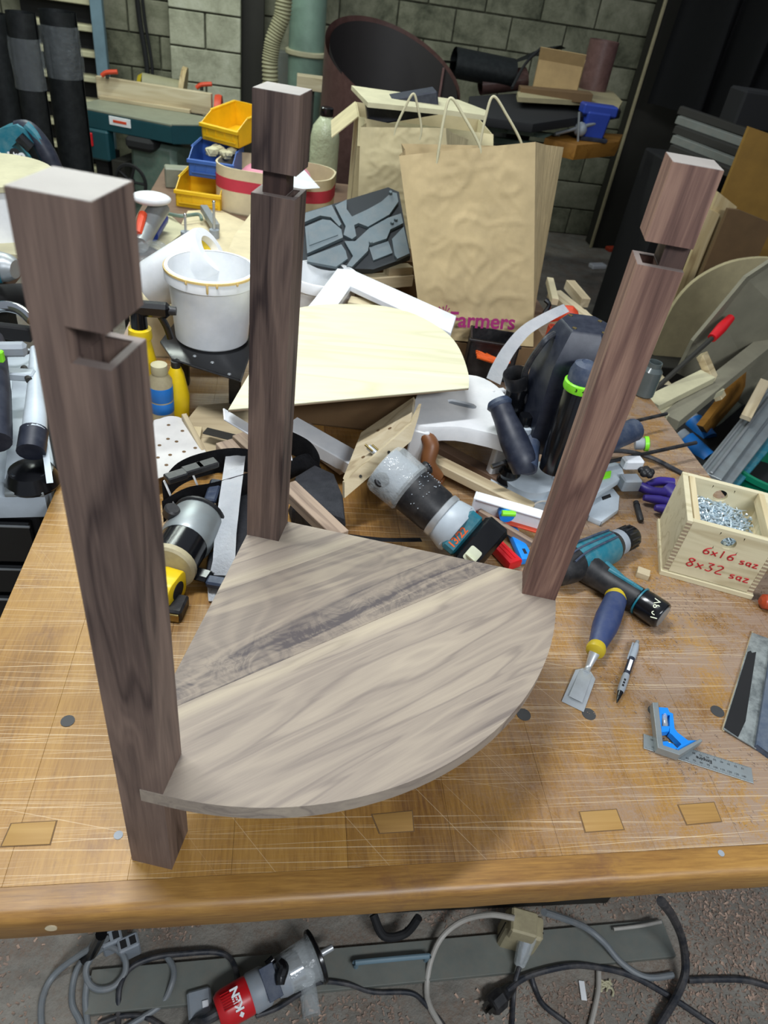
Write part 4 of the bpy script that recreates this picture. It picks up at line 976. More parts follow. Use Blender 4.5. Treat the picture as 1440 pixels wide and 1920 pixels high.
# left handle, leaning outwards
h0, h1 = at(985, 878, .10), at(938, 762, .17); hd = (h1-h0)
hh = obj('side_handle', B().tube([h0-V(0, 0, .01), h0+hd*.15, h0+hd*.45, h0+hd*.8, h0+hd], .026, 20, 6, [.020, .0265, .0265, .0215, .0205]), 'navy', t, world=True)
obj('handle_cap', B().tube([h0+hd*.98, h0+hd*1.03, h0+hd*1.10], .022, 20, 3, [.0205, .0245, .0195]), 'navyl', hh, world=True)
obj('handle_bracket', B().tube([h0, W3(-.05, -.01, .13)], .020, 14, 1, [.022, .018]), 'navyl', t, world=True)
obj('lever', B().tube([at(922, 875, .09), at(960, 862, .10), at(985, 858, .105)], .005, 10, 4), 'blacks', t, world=True)
h0, h1 = at(1150, 830, .09), at(1188, 806, .10)
obj('side_handle', B().tube([W3(.07, -.01, .12), h0.lerp(W3(.07, -.01, .12), .4), h1], .02, 18, 5, [.018, .022, .024]), 'navyl', t, world=True)
# dust spout left of the housing
s0, s1 = W3(-.090, -.0, .085), at(975, 715, .21)
obj('dust_tube', B().lathe([(.020, 0), (.0215, .10)], 20, frame(V(s1.x+.0, s1.y, .10), (0, 0, 1))), 'blacks', t, world=True)
s2 = V(s1.x-.004, s1.y-.002, .20); sb_ = B().lathe([(.020, 0), (.0235, .028), (.0225, .032), (.017, .02), (.016, .005)], 20, frame(s2, (-.35, -.10, .9)), caps=False); obj('dust_spout', sb_, 'black', t, world=True)
obj('power_cable', B().tube([W3(-.045, .03, .315), W3(-.075, .0, .310), at(984, 700, .235), at(990, 760, .17), at(1030, 820, .13), at(1062, 858, .09), W3(.035, -.06, .03)], .0058, 10, 8), 'cable', t, world=True)
obj('depth_stop', B().cyl(W3(.018, -.105, .06), W3(.018, -.105, .135), .006), 'navy', t, world=True); obj('stop_scale', B().box((-.022, -.002, .085), (.010, .001, .125), .001, T(cx, cy-.088, 0)), 'greyp', t, world=True)
# --- guide rods, fence and knobs right of the leg
t = thing('router_side_fence', 'grey router side fence with black guide rods and a lime knob', 'fence', base(1150, 900))
for i, (a_, b_) in enumerate((((1112, 808), (1250, 776)), ((1085, 878), (1305, 830)))):
    A_, B_ = at(*a_, .045), at(*b_, .045); obj('guide_rod', B().cyl(A_, B_, .0042), 'black', t, world=True)
obj('fence_body', B().prism(P2d(((1080, 905), (1120, 860), (1165, 868), (1172, 892), (1140, 912), (1098, 940)), .035), .02, .035, bev=.003), 'lightgrey', t, world=True)
obj('fence_plate', B().prism(P2d(((1088, 930), (1150, 915), (1162, 930), (1160, 955), (1128, 978), (1105, 968)), .012), .0, .012, bev=.002), 'lightgrey', t, world=True)
obj('fence_slot', B().prism(P2d(((1128, 932), (1144, 926), (1146, 932), (1130, 938)), .0122), .0121, .0126), 'blackm', t, world=True)
obj('foot_pad', B().prism(P2d(((1105, 952), (1130, 968), (1128, 980), (1103, 962)), .01), .0, .011, bev=.001), 'black', t, world=True)
obj('lime_mark', B().prism(P2d(((1128, 888), (1146, 884), (1144, 896), (1126, 900)), .036), .0351, .039, bev=.001), 'lime', t, world=True)
p = at(1208, 832, .035); kb = obj('adjust_knob', B().lathe([(.012, -.02), (.013, -.018), (.013, 0)], 20, frame(p, (.9, -.2, .2))), 'greyp', t, world=True); obj('knob_ring', B().lathe([(.0165, 0), (.0165, .008), (.012, .010)], 22, frame(p, (.9, -.2, .2))), 'lime', t, world=True)
obj('rod_clamp', B().box((-.022, -.012, -.012), (.022, .012, .012), .004, T(*at(1185, 868, .045), rz=.1)), 'whitep', t, world=True)
kn = at(1212, 885, .038); kb = B()
for i in range(5):
    a = 2*math.pi*i/5; kb.ball((kn.x+.010*math.cos(a), kn.y+.010*math.sin(a), kn.z), .008, sub=2)
kb.ball(kn, .011, sub=2); obj('star_knob', kb, 'black', t, world=True)
obj('clamp_block', B().box((-.02, -.014, -.014), (.02, .014, .014), .003, T(*at(1180, 905, .03), rz=.1)), 'greyp', t, world=True)
obj('black_power_lead', B().tube([at(1120, 850, .02), at(1160, 845, .02), at(1215, 856, .012), at(1265, 880, .006), at(1310, 905, .006), at(1330, 925, .006)], .0052, 8, 8), 'cable', label='black lead running across the bench toward the screw box', cat='cable')
b_ = B().tube([at(995, 965, .014), at(1003, 945, .03), at(1025, 940, .035), at(1040, 955, .02), at(1042, 985, .006)], .0016, 6, 8); obj('thin_white_wire', b_, 'cablew', label='thin pale wire loop on the plunge router base', cat='wire')
# --- glass jar at the bench's right edge
p = base(1205, 740); obj('glass_jar', B().lathe([(.022, 0), (.026, .004), (.026, .07), (.018, .08), (.018, .092), (.015, .092), (.015, .08), (.023, .068), (.023, .006)], 20, T(*p)), 'jugd', label='small murky glass jar on the bench right behind the walnut leg', cat='jar')
# --- white plastic strip curling up to the right of the bag
t_ = B()
C3 = [at(*q, z) for q, z in (((925, 715), .10), ((935, 690), .115), ((955, 655), .13), ((985, 620), .15), ((1025, 595), .17), ((1062, 577), .18))]
def cs(u, v):
    f = u*(len(C3)-1)*.9999; i = int(f); a_ = f-i; q0, q1, q2, q3 = C3[max(i-1, 0)], C3[i], C3[min(i+1, 5)], C3[min(i+2, 5)]
    p = .5*((2*q1)+(q2-q0)*a_+(2*q0-5*q1+4*q2-q3)*a_*a_+(3*q1-q0-3*q2+q3)*a_**3); d_ = (q2-q1).normalized(); s_ = d_.cross(V(0, -.6, .8)).normalized()
    return p+s_*(v-.5)*.034*(1-.3*u)
t_.grid(cs, 40, 4, .0015); obj('curled_felt_strip', t_, 'felt', label='long white strip curling up in front of the paper bag', cat='felt strip')
# --- orange rope bundle, black tub, red item
b_ = B()
for i in range(16):
    y_ = rnd.uniform(-.02, .02); b_.tube([at(895+rnd.uniform(-3, 3), 652+i*1.2, .06+.002*i), at(930, 672+i*.6, .065+rnd.uniform(0, .012)), at(955, 668+i*.8, .06)], .0028, 6, 4)
obj('orange_rope', b_, 'orange', label='hank of orange rope under the paper bag', cat='rope')
c_ = base(915, 705); t = thing('black_tub', 'small open black plastic tub between stool and paper bag', 'tub', T(c_.x, c_.y+.02, 0, rz=-.2))
tb = B(); tb.box((-.06, -.04, 0), (.06, -.036, .10)); tb.box((-.06, .036, 0), (.06, .04, .10)); tb.box((-.06, -.04, 0), (-.056, .04, .10)); tb.box((.056, -.04, 0), (.06, .04, .10)); tb.box((-.06, -.04, 0), (.06, .04, .003))
obj('walls', tb, 'black', t, smooth=0); obj('rim', B().box((-.064, -.044, .094), (.064, -.036, .10), .001), 'black', t)
c_ = base(1045, 640); t = thing('red_clamp_body', 'faded red tool body with a black lever behind the plunge router', 'tool', V(c_.x+.0, c_.y, 0))
obj('body', B().tube([V(c_.x-.04, c_.y+.02, .06), V(c_.x+.01, c_.y, .085), V(c_.x+.03, c_.y, .04)], .026, 14, 6, [.014, .022, .018]), 'redo', t, world=True); obj('lever', B().tube([at(1020, 588, .13), at(1030, 572, .15), at(1022, 562, .16)], .006, 8, 4), 'blacks', t, world=True)
obj('stand', B().box((-.03, -.03, 0), (.03, .03, .04), .004, T(c_.x, c_.y, 0)), 'redo', t, world=True)
# --- pvc profile below the plywood (white, two pieces)
t = thing('white_profile', 'long white plastic profile sticking out below the plywood half round', 'profile', V(*at(550, 830, .0)))
a, b2 = at(545, 790, .070), at(672, 862, .050); X, l = xf_bar(a, b2)
obj('flange', B().box((0, -.022, -.003), (l, .022, 0), .001, X), 'whitep', t, world=True); obj('flange', B().box((0, -.024, -.026), (l, -.021, 0), .001, X), 'white', t, world=True)
a, b2 = at(420, 775, .165), at(560, 860, .07); X, l = xf_bar(a, b2)
obj('flange', B().box((0, -.018, -.003), (l*.9, .018, 0), .001, X), 'whitep', t, world=True)
# ================================================================ LEFT AND MIDDLE OF THE PILE
t = thing('router_table_plate', 'black steel machine plate carrying the white bucket', 'plate', base(400, 690, 0))
bz = .125
obj('plate', B().prism(P2d(((470, 655), (452, 712), (322, 672), (300, 640), (330, 600), (470, 610)), bz), bz-.006, bz, bev=.001), 'blacks', t, world=True)
obj('flange', B().plate([at(470, 655, bz+.012), at(449, 716, bz+.012), at(449, 716, bz-.012), at(470, 655, bz-.012)], .003), 'black', t, world=True)
obj('flange', B().plate([at(449, 712, bz+.004), at(322, 672, bz+.004), at(322, 672, bz-.018), at(449, 712, bz-.018)], .003), 'black', t, world=True)
for q in ((365, 668), (398, 680), (430, 702)):
    p = at(*q, bz); obj('rivet', B().lathe([(.004, 0), (.003, .0015)], 10, T(p.x, p.y, bz+.0002)), 'grey', t, world=True)
for q in ((340, 640), (440, 690)):
    p = at(*q, bz-.02); obj('leg', B().box((-.012, -.012, 0), (.012, .012, bz-.02), .002, T(p.x, p.y+.01, 0)), 'black', t, world=True)
def bucket(name, label, c, r0, r1, h, lip=.006, ring=True, X=None, fill=None):
    t = thing(name, label, 'bucket', X if X is not None else T(*c))
    obj('body', B().lathe([(r0-.004, 0), (r0, .004), (r1, h), (r1-.0025, h), (r0-.003, .008), (.001, .008)], 40, caps=False), 'white_bucket', t)
    obj('rim_band', B().lathe([(r1-.001, h-.026), (r1+lip, h-.024), (r1+lip, h-.002), (r1+lip-.002, h+.001), (r1-.002, h+.001)], 40, caps=False), 'white_bucket', t)
    if ring: obj('dried_glue_ring', B().lathe([(r1+lip-.004, h+.0006), (r1+lip+.0008, h-.001), (r1+lip+.0010, h-.005), (r1+lip-.0005, h-.006)], 40, caps=False), 'glue', t)
    if ring:
        for a, l in ((-1.55, .022), (-1.35, .008), (-.9, .006), (-2.0, .007)):
            n_ = V(math.cos(a), math.sin(a), 0); obj('glue_drip', B().tube([n_*(r1+lip+.0005)+V(0, 0, h-.003), n_*(r1+lip+.0012)+V(0, 0, h-.003-l*.6), n_*(r1+.001)+V(0, 0, h-.003-l)], .0022, 6, 3), 'glue', t)
    return t
c_ = at(398, 632, bz); bucket('glue_bucket', 'round white plastic bucket with a dried yellow glue rim', V(c_.x, c_.y, bz+.0005), .074, .084, .150)
c_ = at(606, 520, .155); bucket('white_pail', 'second white bucket half hidden behind the centre walnut leg', V(c_.x, c_.y, 0), .070, .086, .165, lip=.004, ring=False)
p0, p1 = at(285, 535, .17), at(396, 468, .27); d = (p1-p0)
t = thing('white_canister', 'white plastic canister tipped on its side behind the glue bucket', 'canister', V(p0.x, p0.y, .12))
Xc = frame(p0, d)
obj('body', B().lathe([(.050, 0), (.052, .01), (.052, d.length-.01), (.048, d.length), (.030, d.length+.0005), (.029, d.length-.02), (.001, d.length-.021)], 32, Xc, caps=False), 'white_bucket', t, world=True)
obj('yellow_insert', B().lathe([(.0285, d.length-.014), (.001, d.length-.014)], 28, Xc, caps=False), 'yellow', t, world=True, label='yellow insert')
slabX = at(330, 560, .14); carton('low_carton', 'low cream carton wedged under the tipped canister', T(slabX.x-.10, slabX.y-.02, 0, rz=.1), .22, .16, .12, False, 'carton')
# bottles by the near leg
def lath_thing(name, label, cat, c, parts, seg=24, tilt=(0, 0)):
    t = thing(name, label, cat, T(c[0], c[1], c[2], rx=tilt[0], ry=tilt[1]))
    for nm, prof, m in parts: obj(nm, B().lathe(prof, seg), m, t)
    return t
c_ = base(306, 792); lath_thing('glue_bottle', 'dirty glue bottle wrapped in blue tape right of the near leg', 'bottle', c_, [('body', [(.020, 0), (.023, .003), (.023, .098), (.014, .112), (.014, .125), (.011, .126)], 'ivory'), ('tape_band', [(.0233, .030), (.0237, .031), (.0237, .052), (.0233, .053)], 'bluet'), ('tape_band', [(.0233, .056), (.0237, .057), (.0237, .085), (.0233, .086)], 'bluet'), ('cap', [(.015, .112), (.016, .114), (.0155, .130), (.008, .133)], 'cream')])
c_ = base(335, 780); lath_thing('yellow_bottle', 'yellow plastic bottle partly behind the blue-taped glue bottle', 'bottle', c_, [('body', [(.017, 0), (.022, .004), (.024, .05), (.015, .10), (.010, .112)], 'yellow'), ('neck', [(.009, .112), (.009, .125)], 'black')])
c_ = base(276, 772)
t = thing('spray_bottle', 'yellow spray bottle with a black trigger head beside the near leg', 'bottle', T(c_.x, c_.y, 0) @ Matrix.Scale(1.12, 4))
obj('body', B().lathe([(.024, 0), (.026, .004), (.026, .09), (.018, .135), (.015, .150)], 24), 'yellow', t)
obj('collar', B().lathe([(.019, .146), (.020, .150), (.019, .164), (.014, .166)], 20), 'yellow', t)
hd_ = B(); hd_.lathe([(.014, .165), (.013, .195)], 16); hd_.box((-.030, -.012, .188), (.052, .012, .212), .006); obj('spray_head', hd_, 'blacks', t)
obj('trigger', B().tube([(.034, 0, .192), (.044, 0, .172), (.050, 0, .150)], .006, 10, 4, flat=1.0), 'blacks', t)
obj('nozzle', B().cyl((.050, 0, .200), (.062, 0, .200), .008, .007), 'black', t)
obj('adjust_ring', B().lathe([(.0085, 0), (.0085, .004)], 14, T(-.03, 0, .19, ry=-math.pi/2)), 'greyp', t)
# perforated sanding disc
dz = .035; dp = [(284, 900), (284, 800), (300, 785), (325, 780), (350, 790), (372, 822), (392, 868), (350, 872), (310, 892)]
t = thing('sanding_sheet', 'pale perforated sanding sheet with a rounded top beside the near leg', 'sanding sheet', base(335, 840, .03))
slab('sheet', arcpts(dp+[dp[0]], 3)[:-1], dz, .0015, 'sand', parent=t, bev=0)
for q in ((316, 797), (342, 808), (315, 823), (331, 828), (299, 835), (345, 847), (319, 853), (352, 862), (338, 872), (312, 872), (296, 858), (366, 840)):
    p = at(*q, dz); obj('hole', B().lathe([(.0035, 0), (.0035, .0002)], 14, T(p.x, p.y, dz+.0001)), 'card_dark', t, world=True)
obj('support_offcut', B().box((-.04, -.05, 0), (.04, .05, .032), .001, T(*base(335, 850))), 'pine_y', label='thick pine offcut hidden under the perforated sanding sheet', cat='offcut')
# scrap boards right of it
batten('scrap_board', 'thin pale edge strip standing beside the sanding sheet', (345, 775), .05, (395, 868), .03, .010, .014, 'pine', cat='board')
o = slab('scrap_board', [(352, 785), (372, 760), (460, 752), (468, 778), (466, 850), (440, 875), (400, 868)], .022, .012, 'pine', 'wide pale plywood scrap under the grey offcuts left of the centre leg', 'board')
batten('dark_scraper', 'dark steel scraper blade lying on the plywood scrap', (384, 806), .045, (465, 826), .045, .022, .003, 'darksteel', cat='scraper')
batten('walnut_offcut', 'short square walnut offcut left of the centre walnut leg', (420, 826), .060, (458, 868), .055, .034, .026, 'walnut_scrap', cat='offcut')
batten('walnut_offcut', 'walnut offcut mostly hidden behind the centre walnut leg', (448, 812), .060, (490, 850), .055, .030, .024, 'walnut_scrap', cat='offcut')
# ================================================================ SECOND TABLE BEHIND
t = thing('rear_table', 'plain brown rear table buried under bins, bags and cartons', 'table', V(0, 2.7, FZ))
obj('tabletop', B().box((-.50, 2.03, -.03), (.80, 3.25, 0), .002), 'ply_dark', t, world=True)
for x, y in ((-.47, 2.1), (.72, 2.1), (-.47, 3.15), (.72, 3.15)): obj('leg', B().box((x, y, FZ), (x+.05, y+.05, -.03)), 'darksteel', t, world=True)
# stacking bins
def bin_(name, label, c, rz, m, s=1.0, rx=0):
    t = thing(name, label, 'bin', T(*c, rz=rz, rx=rx), 'stacking parts bins'); w_, d_, h_ = .150*s, .20*s, .082*s; k = .003
    b = B()
    def quad(a): b.b.faces.new([b.b.verts.new(p) for p in a])
    lo = h_*.66; x0, x1 = -w_/2, w_/2; e = .014
    bw = B()
    side = [(0, 0), (d_, 0), (d_, h_), (d_*.32, h_), (0, lo)]
    for sx in (x0, x1-k):
        pr = B(Matrix(((0, 0, 1, sx), (1, 0, 0, 0), (0, 1, 0, 0), (0, 0, 0, 1)))); pr.prism(side, 0, k); obj('side_wall', pr, m, t, smooth=0)
    obj('bottom', B().box((x0, 0, 0), (x1, d_, k)), m, t, smooth=0); obj('back_wall', B().box((x0, d_-k, 0), (x1, d_, h_)), m, t, smooth=0)
    fw = B(T(rx=-.0)); fw.box((x0, 0, 0), (x1, k, lo)); f_ = obj('front_wall', fw, m, t, smooth=0)
    obj('front_lip', B().box((x0-.004, -.010, lo-.012), (x1+.004, .002, lo), .001), m, t); obj('label_ledge', B().box((x0+.01, -.007, .012), (x1-.01, .0, .018), .001), m, t)
    for i in range(4): obj('rib', B().box((x0+.02+i*(w_-.043)/3, -.003, .02), (x0+.023+i*(w_-.043)/3, 0, lo-.012)), m, f_)
    for sx in (x0, x1): obj('side_rim', B().box((sx-.005, d_*.3, h_-.006), (sx+.005, d_, h_), .001), m, t)
    return t
c_ = at(372, 392, .0); bin_('stacking_bin', 'lower yellow stacking bin standing on the rear table', V(c_.x, c_.y, 0), -.12, 'yellowb', 1.05)
bin_('stacking_bin', 'blue stacking bin in the middle of the bin stack', V(c_.x+.040, c_.y+.070, .088), -.12, 'blueb', 1.05)
bin_('stacking_bin', 'tilted yellow stacking bin at the top of the stack', V(c_.x+.065, c_.y+.18, .182), -.55, 'yellowb', 1.05, rx=.12)
bb_ = B()
for i in range(14): bb_.ball((c_.x+.06+rnd.uniform(-.05, .05), c_.y+.15+rnd.uniform(-.04, .04), .15+rnd.uniform(0, .02)), rnd.uniform(.015, .025), (1, 1, .7), sub=1)
obj('crumpled_tissue', bb_, 'cream', label='crumpled pale tissue heaped in the blue bin', cat='tissue')
obj('white_block', B().box((-.05, -.03, 0), (.05, .03, .07), .004, T(*at(336, 350, .0).xy, 0, rz=.2)), 'mtop', label='pale grey block left of the lower yellow bin', cat='block')
# round carton with a red stripe
c_ = at(515, 412, .0)
t = thing('striped_carton', 'cream carton tub with a red stripe beside the yellow bin', 'carton', T(c_.x, c_.y+.12, 0, rz=-.2))
rp = rpoly(.42, .26, .10, 6)
def ringwall(poly, th, z0, z1, m, name, sc_=1.0, lab=None):
    b = B(); n = len(poly); lv = []
    for s_, z in ((sc_, z0), (sc_, z1), (sc_-th, z1), (sc_-th, z0)): lv.append([b.b.verts.new((p[0]*s_, p[1]*s_, z)) for p in poly])
    for a_, b_ in zip(lv, lv[1:]+[lv[0]]):
        for i in range(n): b.b.faces.new((a_[i], a_[(i+1) % n], b_[(i+1) % n], b_[i]))
    return obj(name, b, m, t, label=lab)
ringwall(rp, .03, 0, .15, 'carton', 'wall'); ringwall(rp, .01, .075, .115, 'cartonred', 'red_stripe', 1.004, 'red stripe')
obj('bottom', B().prism(rp, 0, .004), 'carton', t)
fb2 = B(); fb2.ball((0, 0, 0), .11, (1.2, .8, .45), sub=3)
for v in fb2.b.verts: v.co += V(1, 1, 1)*noise.noise(v.co*35)*.02
o = obj('plastic_bag', fb2, 'pink', label='crumpled pinkish plastic bag inside the striped carton', cat='plastic bag'); o.location = (c_.x, c_.y+.12, .055)
# mint paper and jug right of the centre leg
o = slab('mint_card', [(534, 330), (570, 318), (600, 352), (540, 356)], .17, .002, 'mintp' if 'mintp' in M else 'whitep', 'pale mint card lying on the striped carton', 'card')
c_ = at(603, 352, .0)
t = lath_thing('plastic_jug', 'clear plastic jug with a black cap right of the centre leg', 'jug', (c_.x, c_.y, 0), [('body', [(.050, 0), (.058, .006), (.058, .19), (.050, .23), (.026, .262), (.020, .268)], 'jug'), ('cap', [(.024, .266), (.026, .270), (.026, .294), (.022, .297)], 'blacks')])
# small clutter in front of the bins
for i, (q, z, lab, m) in enumerate(((((330, 440), (352, 395), (410, 392), (470, 420), (470, 470), (400, 480)), .004, 'cream hardboard sheet on the rear table before the yellow bin', 'carton'), (((262, 450), (310, 395), (350, 430), (300, 470)), .010, 'small cream board scrap left of the hardboard sheet', 'cream'))):
    slab('hardboard_sheet', q, z, .004, m, lab, 'board')
slab('hardboard_sheet', [(470, 400), (470, 535), (415, 500), (440, 440)], .07, .069, 'carton', 'cream block edge beside the centre walnut leg', 'board')
batten('steel_channel', 'short steel channel lying before the lower yellow bin', (382, 384), .05, (405, 420), .045, .024, .022, 'grey', cat='channel')
for q, h_, lab in (((349, 452), .05, 'threaded stud with a bright tip left of the steel channel'), ((402, 448), .085, 'taller threaded stud standing right of the canister')):
    c_ = at(*q, .0); t = thing('threaded_stud', lab, 'stud', V(c_.x, c_.y, 0)); obj('foot', B().lathe([(.016, 0), (.016, .03)], 14), 'greyp', t); obj('rod', B().lathe([(.004, .03), (.004, .03+h_)], 10), 'steel', t); obj('tip', B().ball((0, 0, .03+h_), .0055), 'chrome', t)
b_ = B().tube([at(312, 400, .02), at(340, 405, .03), at(372, 402, .03), at(378, 412, .02)], .006, 8, 5); obj('wire_hook', b_, 'mgreen', label='bent greenish rod before the lower yellow bin', cat='rod')
c_ = at(285, 430, .0); t = thing('angle_grinder', 'white-capped grey grinder with blue body behind the near leg', 'grinder', V(c_.x, c_.y, 0))
obj('guard', B().ball(at(283, 372, .13), .060, (1.0, .7, .32), sub=3), 'white', t, world=True); obj('body', B().tube([at(302, 385, .10), at(280, 420, .06), at(262, 460, .035)], .03, 16, 5, [.030, .030, .024]), 'grey', t, world=True)
obj('grip', B().tube([at(302, 408, .05), at(282, 440, .03)], .024, 12, 1), 'bluev', t, world=True); obj('switch', B().tube([at(268, 402, .09), at(258, 440, .06)], .013, 10, 1), 'redo', t, world=True)
fb3 = B(); p = at(285, 480, .05); fb3.ball((p.x, p.y, .05), .06, (1.2, .7, .6), sub=3)
for v in fb3.b.verts: v.co += V(1, 1, 1)*noise.noise(v.co*40)*.022; v.co.z = max(v.co.z, .002)
obj('film_bundle', fb3, 'film', label='crumpled clear film beside the near leg behind the canister', cat='film')
# ---- grey blow-moulded tool-case half
P0 = at(665, 505, .16); n0 = V(-.05, -.62, .78).normalized()
t = thing('tool_case_insert', 'empty grey moulded tool-case half leaning before the back bag', 'tool case', V(P0.x, P0.y, 0))
def isl(name, px, hgt, m, th=.01):
    pts = [onplane(*q, P0+n0*hgt, n0) for q in px]; return obj(name, B().plate(pts, th), m, t, world=True, smooth=0)
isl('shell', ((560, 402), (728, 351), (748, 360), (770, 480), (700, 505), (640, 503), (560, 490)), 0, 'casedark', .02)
isl('moulding', ((572, 425), (605, 411), (620, 413), (640, 430), (643, 445), (576, 475)), .012, 'case', .014)
isl('moulding', ((562, 402), (622, 384), (640, 420), (636, 424), (620, 407), (600, 404), (562, 420)), .012, 'case', .014)
isl('moulding', ((628, 385), (650, 374), (650, 392), (660, 406), (690, 392), (715, 378), (735, 360), (744, 362), (747, 378), (730, 402), (690, 425), (672, 418), (664, 422), (668, 442), (660, 448), (644, 440), (648, 424)), .012, 'case', .014)
isl('moulding', ((646, 452), (666, 452), (692, 428), (728, 408), (752, 400), (756, 418), (732, 430), (725, 447), (692, 458), (690, 470), (660, 500), (650, 498), (662, 480)), .012, 'case', .014)
isl('moulding', ((735, 448), (757, 425), (768, 475), (745, 485), (740, 478)), .012, 'case', .014)
isl('moulding', ((576, 482), (640, 458), (648, 470), (652, 485), (630, 500), (576, 490)), .009, 'case', .011)
isl('moulding', ((692, 464), (728, 452), (736, 474), (700, 488)), .006, 'case', .008)
isl('inner_step', ((578, 432), (604, 420), (622, 424), (634, 440), (580, 460)), .0145, 'case', .003)
for q in ((732, 362), (742, 412), (695, 455), (735, 418)):
    p = onplane(*q, P0+n0*.014, n0); obj('stud', B().lathe([(.005, -.002), (.004, .006)], 10, frame(p, n0)), 'case', t, world=True)
obj('back_support', B().box((P0.x-.05, P0.y+.06, 0), (P0.x+.05, P0.y+.16, .16), .002), 'card_dark', label='plain dark carton propping the tool-case half from behind', cat='carton')
# ---- boards and battens between frame and bag
batten('pine_offcut', 'pale pine offcut behind the white corner frame', (665, 520), .14, (770, 512), .14, .035, .03, 'pine', cat='offcut')
batten('pine_offcut', 'small pine block beside the foot of the paper bag', (725, 500), .16, (770, 497), .16, .03, .03, 'pine', cat='offcut')
batten('pine_offcut', 'pale chipboard strip inside the white corner frame', (655, 560), .15, (720, 572), .15, .04, .02, 'carton', cat='offcut')
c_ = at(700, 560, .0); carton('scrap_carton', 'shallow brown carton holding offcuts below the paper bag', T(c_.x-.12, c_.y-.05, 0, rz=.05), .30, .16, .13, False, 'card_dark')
# ---- paper bags
def bag(name, label, c8, m, seed, amp=.010, creases=True):
    """c8: front TL TR BR BL, then back TL TR BR BL"""
    c = Vector((0, 0, 0))
    for p in c8[2:4]+c8[6:8]: c += p/4
    t = thing(name, label, 'paper bag', c)
    F_, K_ = c8[:4], c8[4:]
    def face(nm, a, b2, c2, d2, sd, am=amp):
        b = B(); nrm = (b2-a).cross(d2-a).normalized()
        def f(u, v):
            p = (a*(1-u)+b2*u)*(1-v)+(d2*(1-u)+c2*u)*v
            e = min(1, 8*min(u, 1-u)); q = V(u*3.1+sd, v*4.2, sd)
            w_ = noise.noise(q*1.0)*.8-(1-min(1, abs(noise.noise(V(q.x*1.1+q.y*.3, q.y*1.3, sd+2)))*7))*.32-(1-min(1, abs(noise.noise(V(q.x*2.2, q.y*1.9-q.x*.7, sd+9)))*6))*.22+noise.noise(q*5)*.12
            return p+nrm*w_*am*e
        b.grid(f, 60, 72); return obj(nm, b, m, t, world=True, norm=False, smooth=60)
    fr = face('front_panel', *F_, seed); face('back_panel', K_[1], K_[0], K_[3], K_[2], seed+5)
    # gusset: two panels folded slightly inwards
    for (fa_, ka, kb, fb__, sd) in ((F_[1], K_[1], K_[2], F_[2], 9), (K_[0], F_[0], F_[3], K_[3], 12)):
        inn = (F_[0]+F_[1])/2
        mt = (fa_+ka)/2; mb = (fb__+kb)/2; mt = mt+(inn-mt).normalized()*.012
        face('gusset', fa_, mt, mb, fb__, seed+sd, amp*.2); face('gusset', mt, ka, kb, mb, seed+sd+2, amp*.2)
    b = B(); b.b.faces.new([b.b.verts.new(p) for p in (F_[3], F_[2], K_[2], K_[3])]); obj('bottom', b, m, t, world=True)
    return t, fr
Yb, zb_ = 1.70, .055
TL, TR = aty(748, 292, Yb+.03), aty(1004, 266, Yb+.03); BR = at(1000, 650, zb_); BL = at(800, 655, zb_); 
BL = BR+(TL-TR)*.96+V(.0, 0, 0); BL.z = zb_
dk = V(.035, .10, .0)
kTL, kTR = TL+V(.02, .13, .0), aty(1057, 276, Yb+.16); kBR = V(BR.x+.03, BR.y+.13, zb_); kBL = V(BL.x+.03, BL.y+.13, zb_)
fbag, frp = bag('paper_bag', 'large brown kraft paper carrier bag with purple lettering', [TL, TR, BR, BL, kTL, kTR, kBR, kBL], 'kraft', 3, .009)
obj('bag_base_carton', B().box((BL.x-.02, BL.y+.0, 0), (BR.x+.05, BR.y+.16, zb_-.004), .002), 'card_dark', label='flat carton under the lettered paper bag', cat='carton')
fx_ = (BR-BL).normalized(); fn_ = (TR-TL).cross(BL-TL).normalized()
if fn_.y > 0: fn_ = -fn_
L0, L1 = onplane(842, 600, TL+fn_*.016, fn_), onplane(966, 606, TL+fn_*.016, fn_)
xdir = (L1-L0).normalized(); tw = (L1-L0).length
text('lettering', 'Farmers', tw*.31, 'magenta', fbag, frame((L0+L1)/2, fn_, xdir), .0004, world=True, bold=.0012, sx=.98)
lg = B(); pc = onplane(833, 592, TL+fn_*.016, fn_); yd_ = fn_.cross(xdir)
for i in range(9):
    a = math.radians(60+i*22); dd = xdir*math.cos(a)+yd_*math.sin(a); lg.cyl(pc+dd*.010, pc+dd*(.022+.004*(i % 2)), .0009, .0016, 5)
obj('sunburst_emblem', lg, 'magenta', fbag, world=True)
def handle(par, e0, e1, top, m='cream', r=.0032):
    obj('handle', B().tube([e0-V(0, 0, .03), e0, e0.lerp(top, .62)+(e0-e1)*.05, top, e1.lerp(top, .62)+(e1-e0)*.05, e1, e1-V(0, 0, .03)], r, 8, 8), m, par, world=True)
handle(fbag, aty(822, 285, Yb+.03), aty(900, 276, Yb+.03), aty(845, 184, Yb+.04))
handle(fbag, aty(898, 280, Yb+.13), aty(978, 270, Yb+.13), aty(925, 181, Yb+.14))
Y2 = 2.12
TL2, TR2 = aty(676, 238, Y2), aty(836, 240, Y2); BR2 = aty(850, 480, Y2-.03); BL2 = aty(668, 470, Y2-.03)
sh = V(.02, .13, .0); b2_, f2_ = bag('paper_bag', 'pale kraft paper bag standing behind the lettered one', [TL2, TR2, BR2, BL2, TL2+sh, aty(878, 262, Y2+.13), BR2+sh, BL2+sh], 'kraft_pale', 11, .007)
handle(b2_, aty(742, 240, Y2), aty(790, 240, Y2), aty(775, 176, Y2))
